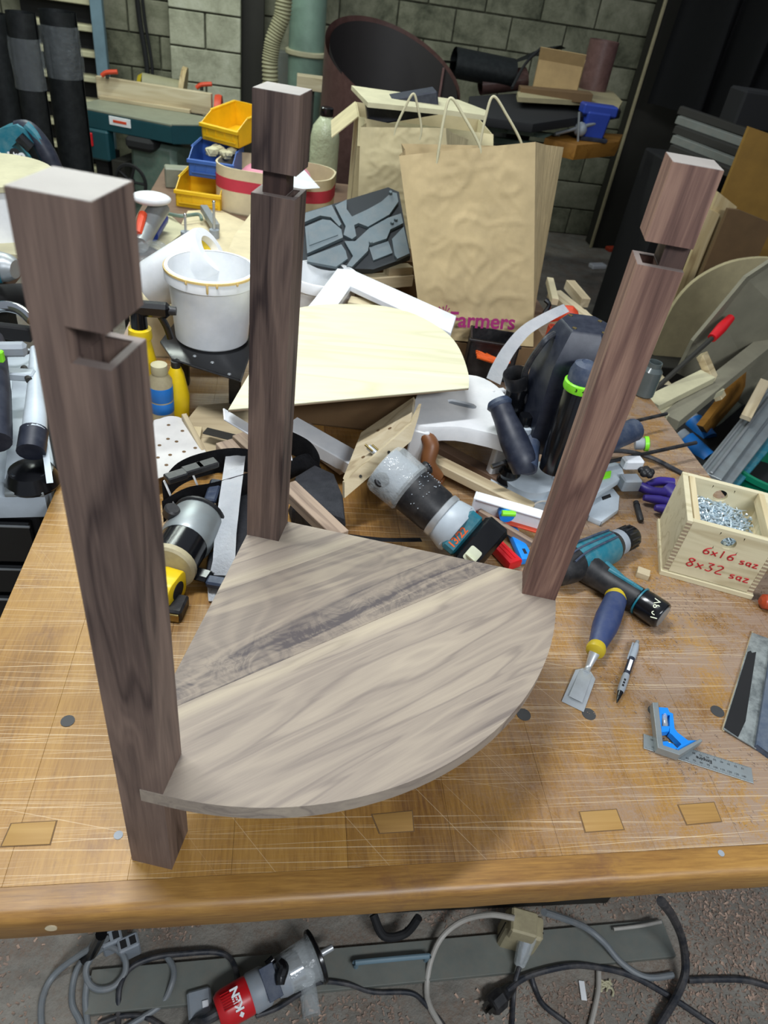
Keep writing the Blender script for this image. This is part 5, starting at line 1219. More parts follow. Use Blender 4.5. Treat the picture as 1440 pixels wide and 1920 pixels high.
obj('bag_rest_carton', B().box((BL2.x-.02, BL2.y-.02, 0), (BR2.x+.02, BR2.y+.16, BL2.z-.01 if BL2.z > .03 else .02), .002), 'card_dark', label='brown carton under the pale paper bag', cat='carton')
obj('navy_box', bar(aty(690, 232, 2.32), aty(820, 210, 2.32), .08, .06, .004), 'navy', label='dark blue case lying in front of the open carton', cat='case')
ct = aty(668, 250, 2.45); zt_ = ct.z
carton('open_carton', 'open brown carton behind the two paper bags', T(ct.x+.0, ct.y-.03, 0, rz=-.03), .42, .26, zt_+.05, True, 'kraft_pale', (1, 0, 1, 0), .10, tilt=-.9)
o = slab('white_board', [(659, 160), (700, 166), (860, 187), (915, 208), (912, 217), (850, 208), (690, 192)], ct.z+.13, .012, 'cream', 'long whitish board laid across the open carton', 'board')
# ---- big laminate roll
YR = 3.74; ca = aty(741, 124, YR); ra_, rb2_ = aty(612, 85, YR), aty(870, 180, YR); RR_ = abs(rb2_.x-ra_.x)/2*1.0
t = thing('laminate_roll', 'huge loosely rolled brown laminate sheet standing behind the bags', 'roll', V(ca.x, YR, FZ))
def ztop(x, y): return ca.z-FZ+.42*y-.21*x
n = 80; rb_ = B(); ri_ = B()
def rf(u, v):
    a = math.radians(-100)-2*math.pi*1.12*u; r_ = RR_*(1-.05*u); x, y = r_*math.cos(a), r_*math.sin(a); return V(x, y, v*ztop(x, y))
rb_.grid(rf, n, 8, .004); obj('sheet', rb_, 'brownroll', t)
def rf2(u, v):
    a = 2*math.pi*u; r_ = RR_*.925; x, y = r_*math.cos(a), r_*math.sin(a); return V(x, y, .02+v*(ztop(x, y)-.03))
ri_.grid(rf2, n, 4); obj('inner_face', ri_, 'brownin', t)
obj('seam_strip', B().tube([V(RR_*.90*math.cos(.55), RR_*.90*math.sin(.55), .1), V(RR_*.90*math.cos(.55), RR_*.90*math.sin(.55), ztop(RR_*.8, RR_*.5)-.01)], .006, 6, 1), 'brownroll', t)
# ================================================================ BACKGROUND, LEFT
JZ = -.10
ja, jb, jc = at(138, 197, JZ), at(322, 233, JZ), at(370, 218, JZ); ux_ = (jb-ja).normalized(); uy_ = V(-ux_.y, ux_.x, 0)
XJ = Matrix(((ux_.x, uy_.x, 0, ja.x), (ux_.y, uy_.y, 0, ja.y), (0, 0, 1, JZ), (0, 0, 0, 1))); LJ = (jb-ja).length
t = thing('jointer', 'green jointer machine with a grey bed against the back wall', 'jointer', XJ @ T(0, 0, FZ-JZ)); hz = JZ-FZ
def jo(name, b, m, par=None, **k): return obj(name, b, m, par or t, **k)
jo('bed', B().box((0, 0, hz-.012), (LJ, .34, hz), .002), 'mtop'); jo('bed_casting', B().box((0, .0, hz-.10), (LJ, .34, hz-.012), .004), 'teal_dark'); jo('outfeed_end', B().prism([(LJ, 0), (LJ+.17, .17), (LJ+.17, .34), (LJ, .34)], hz-.10, hz-.006), 'teal_dark'); jo('outfeed_top', B().prism([(LJ, 0), (LJ+.165, .165), (LJ+.165, .34), (LJ, .34)], hz-.006, hz), 'mtop')
pl = jo('nameplate', B().box((LJ*.36, -.004, hz-.062), (LJ*.58, 0, hz-.018), .001), 'printw'); jo('name_mark', B().box((LJ*.40, -.006, hz-.048), (LJ*.54, -.004, hz-.034), .001), 'redo', pl)
sw = jo('switch_box', B().box((.02, -.02, hz-.26), (.20, .06, hz-.10), .01), 'teal_dark'); jo('red_switch', B().box((.05, -.035, hz-.19), (.11, -.018, hz-.12), .004), 'red', sw); 
jo('stand', B().box((.26, .04, 0), (LJ+.0, .32, hz-.13), .03, taper=.85), 'mgreen'); jo('belt_housing', B().box((.30, -.02, hz-.17), (LJ*.8, .30, hz-.10), .02), 'blackm'); jo('motor_cover', B().box((LJ*.98, .05, .1), (LJ+.16, .30, hz-.30), .02), 'mgreen')
wb2 = B(T(.33, -.03, hz-.34, rx=math.pi/2)); wb2.lathe([(.085, -.008), (.098, -.008), (.102, 0), (.098, .008), (.085, .008)], 28, caps=False)
for i in range(5): a = 2*math.pi*i/5; wb2.tube([(0, 0, 0), (.09*math.cos(a), .09*math.sin(a), 0)], .008, 6, 1)
wb2.lathe([(.022, -.01), (.022, .02)], 16); jo('handwheel', wb2, 'blackm')
jo('post', B().box((.06, .06, 0), (.14, .20, hz-.24)), 'blackm'); jo('leg_plate', B().box((.20, .0, 0), (.28, .30, .5)), 'darksteel')
f0, f1 = aty(183, 182, 4.95), aty(390, 212, 4.85)
t = thing('wooden_fence', 'long pale timber fence clamped along the jointer bed', 'fence', V(f0.x, f0.y, JZ)); Xf, lf = xf_bar(V(f0.x, f0.y, JZ), V(f1.x, f1.y, JZ))
obj('board', B().box((0, 0, 0), (lf+.02, .035, .115), .002), 'pine', t); t.matrix_world = Xf; MW[t.name] = Xf.copy(); obj('base_cleat', B().box((.02, -.03, 0), (lf-.1, 0, .02), .002), 'pine', t)
for q, lab in (((200, 148), 'orange-red toggle clamp on the left end of the jointer fence'), ((378, 188), 'orange-red toggle clamp on the right end of the jointer fence')):
    p = aty(*q, 4.9); c = thing('toggle_clamp', lab, 'clamp', V(p.x, p.y, JZ+.115)); h_ = p.z-JZ-.115
    obj('stem', B().cyl((0, .02, 0), (0, .02, max(.02, h_)), .010), 'darksteel', c); obj('handle', B().tube([(-.03, .02, max(.02, h_)-.01), (0, .02, max(.02, h_)+.01), (.06, .02, max(.02, h_)+.02)], .012, 8, 4), 'redo', c)
p = aty(285, 165, 5.3); t = thing('motor_with_wheel', 'beige round motor with a plywood disc behind the jointer fence', 'motor', V(p.x, p.y, p.z-.08))
obj('motor', B().cyl((-.06, 0, .09), (.17, .03, .07), .068), 'hose', t); obj('end_bell', B().cyl((-.085, 0, .093), (-.06, 0, .09), .05, .068), 'olive', t); obj('plywood_disc', B().cyl((.17, .03, .09), (.20, .03, .085), .13), 'pine_z', t)
obj('shelf_bracket', B().box((-.15, .0, -.6+.02), (.3, .1, .0), .004), 'darksteel', t)
p = aty(410, 215, 4.9); t = thing('disc_sander', 'dusty red disc guard at the right end of the jointer', 'sander', V(p.x, p.y, JZ-.10))
obj('guard', B().lathe([(.05, -.02), (.105, -.02), (.11, 0), (.105, .02), (.05, .02)], 26, T(0, 0, .10, ry=math.pi/2), caps=False), 'redo', t); obj('hub', B().lathe([(.05, -.01), (.05, .03)], 18, T(0, 0, .10, ry=math.pi/2)), 'pine', t); obj('stand', B().box((-.04, -.04, -.65), (.04, .04, 0)), 'darksteel', t)
# timber rack with cream shelves
ra, rb1 = aty(115, 60, 5.45), aty(183, 40, 5.45)
t = thing('slatted_rack', 'rack of cream slats with dark gaps on the left by the back wall', 'rack', V(ra.x-.25, 5.45, FZ)); wR = rb1.x-ra.x+.25
obj('back_panel', B().box((0, .10, 0), (wR, .13, 2.2)), 'blackm', t)
for i in range(14): obj('slat', B().box((0, -.02, .20+i*.137), (wR, .10, .20+i*.137+.032), .004, T(0, 0, 0, rx=.0)), 'cream', t)
p0 = aty(178, 0, 5.40); p1 = aty(200, 150, 5.40)
t = thing('steel_post', 'blue-grey square steel post right of the slatted rack', 'post', V((p0.x+p1.x)/2, 5.38, FZ)); obj('tube', B().box((-.035, -.03, 0), (.035, .03, 2.4), .004), 'steelblue', t); obj('foot_plate', B().box((-.06, -.06, 0), (.06, .06, .01)), 'darksteel', t)
# hanging cable bundle
for k, (dx, lab) in enumerate(((0, 'thick black cable hanging down the block wall'), (10, 'thinner black cable beside the thick one on the wall'))):
    obj('hanging_cable', B().tube([aty(253+dx, -40, 5.78), aty(262+dx, 40, 5.78), aty(272+dx, 100, 5.76), aty(276+dx, 140, 5.74), aty(272+dx, 170, 5.72)], .016-.006*k, 8, 6), 'blackm', label=lab, cat='cable')
# black rubber rolls wrapped in film
def roll(name, label, pl_, pr_, ytop, Y, m='rubber', z0=FZ, turns=2.2):
    a_, b_ = aty(pl_, ytop, Y), aty(pr_, ytop+10, Y); r = abs(b_.x-a_.x)/2; c = V((a_.x+b_.x)/2, Y, z0); h_ = a_.z-z0
    t = thing(name, label, 'roll', c); b = B(); n = 60
    def f(u, v): a = 2*math.pi*turns*u; rr = r*(1-.10*u*turns); return V(rr*math.cos(a), rr*math.sin(a), v*h_)
    b.grid(f, n, 3, .005); obj('sheet', b, m, t); obj('core', B().lathe([(r*.72, 0), (r*.72, h_-.03)], 24), 'blackm', t); return t, r, h_
r1 = roll('rubber_roll', 'leftmost upright black rubber roll', -45, 12, 20, 3.05)
r2 = roll('rubber_roll', 'middle upright black rubber roll wrapped in clear film', 8, 66, 18, 2.94)
r3 = roll('rubber_roll', 'right upright black rubber roll with film near its top', 70, 142, 15, 3.12)
for (t_, r, h_), z0_, z1_ in ((r2, .07, .22), (r3, .04, .20)):
    fb4 = B(); fb4.lathe([(r*1.035, h_-z1_), (r*1.035, h_-z0_)], 48, caps=False)
    for v in fb4.b.verts: pass
    bmesh.ops.subdivide_edges(fb4.b, edges=fb4.b.edges[:], cuts=4, use_grid_fill=True)
    for v in fb4.b.verts:
        q = v.co.copy(); d_ = V(q.x, q.y, 0).normalized(); v.co += d_*(abs(noise.noise(V(q.x*30, q.y*30, q.z*14)))*.010)
    obj('film_wrap', fb4, 'film', t_, label='crinkled clear film')
# duct and hose
p = aty(575, 80, 5.5); t = thing('dust_duct', 'grey-green vertical dust duct behind the centre walnut leg', 'duct', V(p.x, p.y, -.60))
obj('upper_pipe', B().lathe([(.115, p.z+.55), (.115, 2.2)], 26), 'duct', t); obj('flange', B().lathe([(.13, p.z+.53), (.135, p.z+.535), (.135, p.z+.555), (.13, p.z+.56)], 26), 'cream', t); obj('lower_pipe', B().lathe([(.10, 0), (.115, p.z+.53)], 26), 'duct', t); obj('collector_box', B().box((-.14, -.12, -.25), (.14, .12, 0), .01), 'mgreen', t)
hb2 = B(); P = [aty(535, -30, 5.2), aty(530, 30, 5.2), aty(512, 75, 5.2), aty(506, 115, 5.2), aty(508, 180, 5.2), aty(512, 260, 5.2)]
hp_ = []; n = 84
for i in range(n+1):
    f_ = i/n*(len(P)-1); k = min(int(f_), len(P)-2); hp_.append(P[k].lerp(P[k+1], f_-k))
for _ in range(6): hp_ = [hp_[0]]+[(hp_[i-1]+hp_[i]*2+hp_[i+1])/4 for i in range(1, n)]+[hp_[-1]]
hb2.tube(hp_, .05, 16, 1, [.052 if i % 2 else .044 for i in range(n+1)]); obj('ribbed_hose', hb2, 'hose', label='ribbed cream suction hose hanging beside the grey-green duct', cat='hose', smooth=20)
p = aty(585, 150, 5.0); t = thing('timber_bracket', 'small timber block left of the brown roll', 'block', V(p.x, 5.0, p.z-.06)); obj('block', B().box((-.09, 0, 0), (.10, .10, .075), .003), 'pine', t); obj('stand', B().box((-.02, .02, -.5), (.02, .06, 0)), 'darksteel', t)
# ================================================================ LEFT OF THE BENCH
t = thing('drawer_cabinet', 'black steel drawer cabinet standing left of the bench', 'cabinet', V(-.70, 1.30, FZ))
obj('body', B().box((-.30, -.27, 0), (.285, .30, .80), .004), 'blackm', t)
for i, (z0, z1) in enumerate(((.02, .22), (.23, .40), (.41, .52), (.53, .60), (.61, .68), (.69, .785))):
    dr = obj('drawer', B().box((-.28, -.285, z0), (.275, -.27, z1), .003), 'blacks', t); obj('drawer_edge', B().box((-.28, -.289, z1-.008), (.275, -.285, z1-.003), .001), 'grey', dr)
MZ = -.045
t = thing('mitre_saw', 'grey and black mitre saw on the drawer cabinet left of the bench', 'mitre saw', V(-.62, 1.30, MZ))
def ml(name, b, m, **k): return obj(name, b, m, t, world=True, **k)
ml('base', B().prism(P2d(((-60, 905), (60, 905), (88, 912), (84, 932), (-60, 935)), .0), MZ, .002, bev=.003), 'lightgrey')
for i in range(3): ml('base_tab', B().prism(P2d(((10+i*26, 910), (32+i*26, 910), (30+i*26, 926), (8+i*26, 926)), .01), .002, .012, bev=.002), 'alu')
p = at(58, 882, .03); hub = ml('turntable_hub', B().lathe([(.044, 0), (.046, .005), (.036, .028), (.014, .034)], 28, T(p.x, p.y, .004)), 'blacks')
for q in ((28, 892), (78, 892)): p = at(*q, .03); obj('hub_bolt', B().lathe([(.007, 0), (.006, .006)], 10, T(p.x, p.y, .028)), 'chrome', hub, world=True)
ml('table', B().prism(P2d(((-70, 905), (-70, 640), (60, 650), (100, 860), (92, 905)), .0), MZ, -.004, bev=.003), 'lightgrey')
ml('rail_casting', B().prism(P2d(((5, 880), (20, 700), (55, 690), (70, 870)), .04), -.003, .03, bev=.006), 'lightgrey')
ml('side_wall', B().plate([at(100, 905, .0), at(70, 700, .0), at(70, 700, .09), at(100, 905, .06)], .01), 'lightgrey')
ml('dust_pipe', B().tube([at(66, 655, .12), at(66, 720, .11), at(66, 780, .10), at(64, 812, .09)], .016, 18, 5, [.009, .013, .019, .021]), 'lightgrey')
ml('pipe_sleeve', B().tube([at(64, 808, .09), at(58, 848, .075)], .023, 18, 1), 'navy')
ml('motor', B().tube([at(-25, 640, .16), at(-18, 740, .14), at(-10, 830, .11)], .04, 16, 5, [.030, .032, .026]), 'navy')
ml('handle', B().box((-.045, -.012, -.012), (.035, .012, .012), .006, T(*at(10, 655, .17), rz=.2)), 'greyp'); ml('lime_button', B().box((-.006, -.006, -.01), (.006, .006, .01), .002, T(*at(0, 668, .19))), 'lime')
ml('clamp_arm', B().box((-.03, -.012, -.008), (.03, .012, .008), .003, T(*at(32, 702, .12))), 'lightgrey'); ml('clamp_screw', B().cyl(at(45, 690, .12), at(55, 714, .12), .006), 'darksteel')
ml('carry_bar', B().tube([at(-40, 590, .14), at(0, 575, .15), at(35, 580, .15), at(60, 600, .14)], .011, 14, 6), 'chrome')
gr = ml('grille', B().box((-.08, -.01, -.03), (.05, .01, .0), .003, T(*at(10, 608, .12), rz=-.1)), 'blackm')
ml('cord', B().tube([at(-20, 640, .05), at(25, 665, .03), at(55, 660, .02)], .004, 8, 6), 'cable'); ml('rear_housing', B().tube([at(-20, 560, .08), at(50, 555, .05)], .03, 14, 1), 'blackm')
# side table with drum, saw and grinder
t = thing('side_table', 'dark side table left of the bench carrying the drum and saws', 'table', V(-1.05, 2.1, FZ)); ZS2 = .10
obj('tabletop', B().box((-.42, -.42, ZS2-FZ-.03), (.42, .50, ZS2-FZ), .003), 'ply_dark', t)
for x in (-.40, .35):
    for y in (-.40, .44): obj('leg', B().box((x, y, 0), (x+.05, y+.05, ZS2-FZ-.03)), 'darksteel', t)
p = at(-20, 455, ZS2); dc = V(p.x, p.y+.06, ZS2)
t = thing('white_drum', 'round white drum with a cream rim at the left edge', 'drum', dc); obj('shell', B().lathe([(.145, 0), (.15, .004), (.15, .15), (.12, .152)], 48), 'white', t); obj('rim', B().lathe([(.149, .146), (.158, .148), (.158, .160), (.145, .162)], 48), 'cream', t); obj('lid', B().lathe([(.143, .150), (.143, .157)], 40), 'white', t)
p0, p1 = aty(-60, 330, 2.05), aty(0, 300, 2.1)
t = thing('circular_saw', 'teal cordless saw with a black loop handle behind the white drum', 'saw', V(-1.0, 2.28, ZS2))
Ys = 2.28
bp_ = [aty(*q, Ys) for q in ((-60, 300), (-40, 262), (5, 240), (30, 234), (45, 242), (62, 270), (35, 262), (22, 275), (45, 300), (62, 330), (-60, 345))]
b = B(); a_ = [b.b.verts.new(p) for p in bp_]; c2_ = [b.b.verts.new(p+V(0, .06, 0)) for p in bp_]; b.b.faces.new(a_); b.b.faces.new(c2_[::-1])
for i in range(len(bp_)): b.b.faces.new((a_[i], c2_[i], c2_[(i+1) % len(bp_)], a_[(i+1) % len(bp_)]))
obj('housing', b, 'teal', t, world=True, smooth=0)
obj('loop_handle', B().tube([aty(30, 240, Ys+.03), aty(52, 240, Ys+.03), aty(72, 262, Ys+.03), aty(90, 292, Ys+.03), aty(104, 322, Ys+.03)], .024, 12, 6, [.018, .020, .024, .026, .024]), 'navy', t, world=True)
obj('handle_shell', B().tube([aty(48, 234, Ys+.02), aty(66, 252, Ys+.02), aty(84, 280, Ys+.02)], .013, 10, 5), 'teal', t, world=True); obj('trigger_grip', B().tube([aty(36, 256, Ys), aty(58, 278, Ys)], .016, 10, 1), 'blacks', t, world=True)
text('maker_print', 'makita', .05, 'printw', t, frame(aty(6, 300, Ys-.004), V(0, -1, 0), V(1, 0, .30)), .0006, world=True, bold=.0012)
obj('round_port', B().cyl(aty(28, 288, Ys-.003), aty(28, 288, Ys+.01), .014), 'blackm', t, world=True); obj('foot', B().box((-.14, -.03, 0), (.16, .10, .01)), 'grey', t)
# lower left: cream board, small grinder
slab('cream_board', [(-40, 420), (20, 425), (36, 478), (-40, 470)], .13, .01, 'cream', 'cream board scrap at the left edge below the drum', 'board')
t = thing('teal_tool', 'teal and silver power tool nose at the left edge', 'power tool', V(*at(0, 520, .10).xy, .10))
obj('body', B().tube([at(-60, 500, .15), at(0, 500, .15)], .035, 18, 2), 'teal', t, world=True); obj('nose', B().tube([at(0, 500, .15), at(16, 502, .15), at(30, 505, .15)], .03, 18, 3, [.033, .030, .020]), 'grey', t, world=True); obj('nose_bolt', B().cyl(at(28, 495, .155), at(32, 496, .155), .008), 'darksteel', t, world=True)
# ================================================================ BACKGROUND, RIGHT
t = thing('machine_stand', 'dark green machine table under rolls and boards at the back', 'machine', V(1.55, 4.35, FZ))
mz = aty(1060, 205, 4.2).z
obj('table', B().prism([(p.x, p.y) for p in [at(*q, mz) for q in ((880, 215), (1000, 232), (1070, 222), (1165, 208), (1160, 190), (1120, 178), (960, 175), (880, 180))]], mz-.04, mz, bev=.006), 'blackm', t, world=True)
xa, xb = aty(900, 240, 4.3).x, aty(1120, 240, 4.3).x
obj('cabinet', B().box((xa+.15, 4.35, FZ), (xb-.35, 4.7, mz-.04), .02), 'blackm', t, world=True)
for i in range(3):
    z_ = mz-.12-i*.055; obj('guide_rail', B().box((xa-.05, 4.02+.03*i, z_), (xb-.3, 4.06+.03*i, z_+.025), .002), 'mgreen', t, world=True)
p = aty(985, 240, 4.0); obj('slide_block', B().box((-.10, -.03, -.03), (.05, .03, .04), .006, T(*p)), 'mgreen', t, world=True)
slab('ply_offcut', [(970, 172), (1020, 160), (1110, 160), (1150, 172), (1167, 190), (1160, 202), (1110, 190), (1040, 186), (972, 182)], mz+.05, .022, 'mdf_pale', 'plywood offcut with a rounded end on the green machine', 'board')
obj('timber_block', bar(aty(972, 180, 4.25), aty(1105, 192, 4.2), .10, .045, .002), 'card_dark', label='dark timber under the cardboard box on the machine', cat='timber')
cz = aty(1000, 155, 4.35); carton('small_carton', 'small open cardboard box on the green machine', T(cz.x, cz.y, cz.z-.03, rz=-.35, rx=.1), .24, .20, .14, True, 'card', (1, 0, 0, 0), .07, tilt=1.3)
p = aty(1110, 165, 4.75); t = thing('maroon_roll', 'short dark maroon roll standing behind the cardboard box', 'roll', V(p.x, p.y, mz+.0)); obj('sheet', B().lathe([(.085, 0), (.085, aty(1110, 72, 4.75).z-mz), (.078, aty(1110, 72, 4.75).z-mz), (.078, .02)], 30, caps=False), 'brownroll', t); obj('core', B().lathe([(.07, 0), (.07, .25)], 20), 'brownin', t)
# loose rubber sheets, rolled
for pts, r, m, lab in ((((850, 118), (900, 128), (960, 140)), .10, 'rubber', 'loose black rubber sheet rolled on the green machine'), (((900, 158), (940, 150), (985, 148)), .075, 'brownroll', 'brown laminate curl under the rubber sheet')):
    P = [aty(*q, 4.6) for q in pts]; d_ = P[-1]-P[0]; b = B(); n = 40
    X_ = frame(P[0], d_)
    def f(u, v, r=r): a = 2*math.pi*1.6*u; rr = r*(1-.22*u); return V(rr*math.cos(a)*1.15, rr*math.sin(a)*.8, v*d_.length)
    b.grid(f, n, 2, .005); bmesh.ops.transform(b.b, matrix=X_, verts=b.b.verts[:]); obj('loose_roll', b, m, label=lab, cat='roll')
sh_ = B(); SP = [aty(*q, 4.75) for q in ((760, 100), (860, 108), (920, 120), (985, 100), (1035, 78), (1045, 84))]
def sf(u, v):
    f_ = u*(len(SP)-1)*.9999; i = int(f_); p = SP[i].lerp(SP[i+1], f_-i); return p+V(.0, (v-.5)*.35, -.05*v)
sh_.grid(sf, 30, 4, .006); obj('curved_sheet', sh_, 'rubber', label='curved dark sheet flopping over the rolls at the back', cat='sheet')
b_ = B().tube([aty(960, 165, 4.3), aty(985, 120, 4.5), aty(1015, 90, 4.6)], .008, 8, 5); obj('bent_rod', b_, 'blackm', label='thin bent black rod beside the cardboard box', cat='rod')
# wooden block with blue vice
vz = aty(1090, 262, 4.0).z
t = thing('vice_block', 'thick timber block jutting from the green machine', 'block', V(aty(1090, 262, 4.0).x, 4.0, vz-.06))
obj('block', B().prism([(p.x, p.y) for p in [at(*q, vz) for q in ((1022, 258), (1060, 243), (1168, 252), (1160, 266), (1082, 272))]], vz-.07, vz, bev=.002), 'orangew', t, world=True)
p = aty(1110, 255, 4.0); t = thing('blue_vice', 'blue steel bench vice on the timber block', 'vice', T(p.x, p.y+.02, vz)); H_ = aty(1110, 195, 4.0).z-vz
obj('anvil_head', B().box((-.085, -.03, H_-.05), (.10, .05, H_), .008), 'bluev', t); obj('column', B().box((-.05, -.03, .0), (.06, .05, H_-.03), .01, taper=1.2), 'bluev', t); obj('base', B().box((-.07, -.05, 0), (.08, .07, .02), .004), 'navy', t)
obj('screw', B().cyl((-.22, -.08, .02), (.02, -.02, .09), .009), 'grey', t); obj('handle_boss', B().ball((-.08, -.04, .05), .035, sub=2), 'greyp', t); obj('handle_bar', B().cyl((-.09, -.08, .0), (-.12, -.07, .13), .006), 'grey', t)
# dark rail machine at the far right
t = thing('rail_machine', 'dark machine with stacked grey rails at the right', 'machine', V(aty(1350, 280, 3.6).x+.3, 3.7, FZ)); X0_ = aty(1255, 290, 3.6)
for i in range(5):
    a_, b__ = aty(1255+i*4, 285-i*18, 3.6+.05*i), aty(1400+i*12, 345-i*18, 3.3+.05*i); obj('rail', bar(a_, b__, .05, .035, .003), 'plank_grey' if i % 2 else 'darksteel', t, world=True)
obj('cabinet', B().box((X0_.x+.1, 3.7, FZ), (X0_.x+1.0, 4.1, X0_.z-.06), .01), 'blackm', t, world=True)
obj('control_box', B().box((-.12, -.08, 0), (.12, .08, .16), .01, T(*aty(1400, 240, 3.7))), 'blackm', t, world=True)
# black hanging sheet
cb_ = B(); A0, A1 = aty(1285, 0, 5.2), aty(1700, 0, 4.4)
def cf(u, v):
    p = A0.lerp(A1, u); z_ = 1.8-(1.8-(.22-.0*u))*v; return V(p.x+.05*math.sin(u*9)*(.3+v), p.y+.07*math.sin(u*22+v)*(.4+v), z_)
cb_.grid(cf, 60, 10, .003); obj('black_sheet', cb_, 'blackm', label='black plastic sheet hanging in the dark upper right corner', cat='sheet')
# ---- leaning sheets and timber right of the bench
def sheet(name, label, pts, th, m, cat='board'): return obj(name, B().plate(pts, th), m, label=label, cat=cat, smooth=0)
def vsheet(name, label, top, Y, m, th=.018, zb__=FZ, dy=.0, cat='board'):
    """upright sheet: top outline px at depth Y, sides drop straight to height zb__"""
    P = [aty(*q, Y) for q in top]; lo = [V(P[-1].x, P[-1].y+dy, zb__), V(P[0].x, P[0].y+dy, zb__)]; return sheet(name, label, P+lo, th, m, cat)
vsheet('mdf_sheet', 'tall yellow-brown fibreboard sheet leaning at the right edge', [(1405, 238), (1440, 250), (1640, 330)], 3.1, 'mdf')
vsheet('pine_sheet', 'pale pine-edged sheet left of the yellow-brown sheet', [(1347, 360), (1382, 388)], 3.0, 'pine_z', .03)
vsheet('brown_board', 'brown board just before the pine-edged sheet', [(1366, 392), (1386, 394), (1450, 420)], 2.92, 'card_dark', .02)
vsheet('pine_sheet', 'second narrow pine sheet left of the brown one', [(1330, 392), (1350, 402)], 2.98, 'pine_z', .02, zb__=-.6)
rc2 = arcpts([(1232, 640), (1262, 575), (1300, 530), (1350, 500), (1400, 486), (1460, 486), (1560, 510)], 4)
P = [aty(*q, 2.5) for q in rc2]; P = P+[aty(1560, 720, 2.5), aty(1275, 692, 2.5), aty(1222, 664, 2.5)]
sheet('round_corner_board', 'large beige board with a rounded upper corner at the right', P, .018, 'mdf_pale')
obj('dark_ledge', B().box((P[-1].x-.05, 2.40, FZ), (P[-1].x+1.0, 2.62, P[-1].z-.004), .003), 'darksteel', label='dark ledge supporting the round-cornered board', cat='ledge')
gz = -.12
def beam(name, label, a, za, b2, zb2, w_, h_, m, cat='batten', group=None): return batten(name, label, a, za, b2, zb2, w_, h_, m, cat, group)
sheet('grey_board', 'beige-grey board with an oval hand hole leaning behind the long beam', [at(1270, 700, -.10), at(1300, 640, .02), at(1400, 520, .22), at(1520, 440, .32), at(1520, 640, .0), at(1400, 760, -.25)], .012, 'board_grey')
pn = [at(1270, 700, -.10), at(1400, 520, .22), at(1400, 760, -.25)]; nn = (pn[1]-pn[0]).cross(pn[2]-pn[0]).normalized(); nn = nn if nn.dot(V(0, 0, H)-pn[0]) > 0 else -nn
p = onplane(1382, 678, pn[0]+nn*.004, nn); ho = obj('hand_hole', B().lathe([(.030, 0), (.030, .001)], 20, frame(p, nn, V(1, .6, .8)) @ Matrix.Diagonal((1, .5, 1, 1))), 'blackm', [o for o in bpy.data.objects if o.name.startswith('grey_board')][0], world=True)
beam('white_batten', 'upper short white batten at the bench right edge', (1222, 752), -.05, (1328, 700), -.02, .05, .02, 'cream')
beam('white_batten', 'lower short white batten beside the bench right edge', (1236, 772), -.07, (1345, 722), -.05, .05, .02, 'cream')
beam('long_beam', 'long grey-white beam slanting up to the right edge', (1258, 782), -.07, (1470, 612), .02, .05, .03, 'board_grey', 'beam')
beam('cross_batten', 'short pale batten crossing the long grey-white beam', (1322, 662), .02, (1358, 745), -.08, .042, .02, 'pine_y')
sheet('orange_plank', 'orange-brown plank standing on edge at the right', [at(1318, 800, -.18), at(1328, 815, -.26), at(1470, 655, -.16), at(1450, 630, -.06)], .02, 'orangew', 'plank')
sheet('olive_board', 'olive board edge below the orange-brown plank', [at(1328, 818, -.27), at(1345, 812, -.30), at(1480, 670, -.2), at(1470, 650, -.16)], .02, 'mtop')
for i, (a_, b_, m, lab) in enumerate((((1332, 890), (1460, 725), 'alu', 'upper grey aluminium track at the right edge'), ((1350, 900), (1470, 750), 'alu', 'middle grey aluminium track at the right edge'), ((1362, 905), (1480, 770), 'teal', 'lower teal-edged aluminium track'))):
    A_, B_ = at(*a_, -.16-.02*i), at(*b_, -.12-.02*i); X_, l = xf_bar(A_, B_); tt = thing('guide_track', lab, 'track', X_, 'guide tracks at the right'); obj('web', B().box((0, -.030, -.012), (l, .030, 0), .001), m, tt); obj('ridge', B().box((0, -.004, 0), (l, .004, .008), .001), 'grey', tt); obj('ridge', B().box((0, .016, 0), (l, .022, .006), .001), 'grey', tt)
beam('pale_slat', 'narrow pale slat above the grey tracks', (1400, 780), -.10, (1436, 712), -.06, .03, .015, 'pine')
p0, p1 = at(1370, 596, .10), at(1335, 634, .06); t = thing('bar_clamp', 'long bar clamp with a red handle leaning on the boards', 'clamp', V(p1.x, p1.y, p1.z-.2))
p2 = at(1215, 742, -.06); obj('grip', B().tube([p0, p0.lerp(p1, .5), p1], .014, 12, 3, [.012, .016, .013]), 'red', t, world=True); obj('bar', B().cyl(p1, p2, .007, seg=8), 'darksteel', t, world=True)
for k, (a_, b_) in enumerate((((1285, 825), (1325, 862)), ((1300, 790), (1328, 825)))):
    A_, B_ = at(*a_, -.25), at(*b_, -.27); tt = thing('blue_clamp', ('lower blue pipe clamp beyond the bench right edge', 'upper blue pipe clamp beyond the bench right edge')[k], 'clamp', V(A_.x, A_.y, -.3)); obj('body', B().tube([A_, B_], .030, 12, 1), 'bluet', tt, world=True); obj('collar', B().tube([A_-(B_-A_)*.3, A_], .024, 12, 1), 'greyp', tt, world=True); obj('pipe', B().cyl(A_-(B_-A_)*1.2, B_+(B_-A_)*1.2, .010), 'darksteel', tt, world=True)
cz = at(1432, 930, -.22); t = thing('green_bucket', 'green plastic bucket beyond the screw box at the right', 'bucket', V(cz.x+.09, cz.y+.12, -.42)); obj('body', B().lathe([(.11, 0), (.14, .23), (.137, .23), (.108, .005), (.001, .004)], 36, caps=False), 'green', t); obj('rim', B().lathe([(.139, .215), (.147, .217), (.147, .232), (.137, .233)], 36, caps=False), 'green', t)
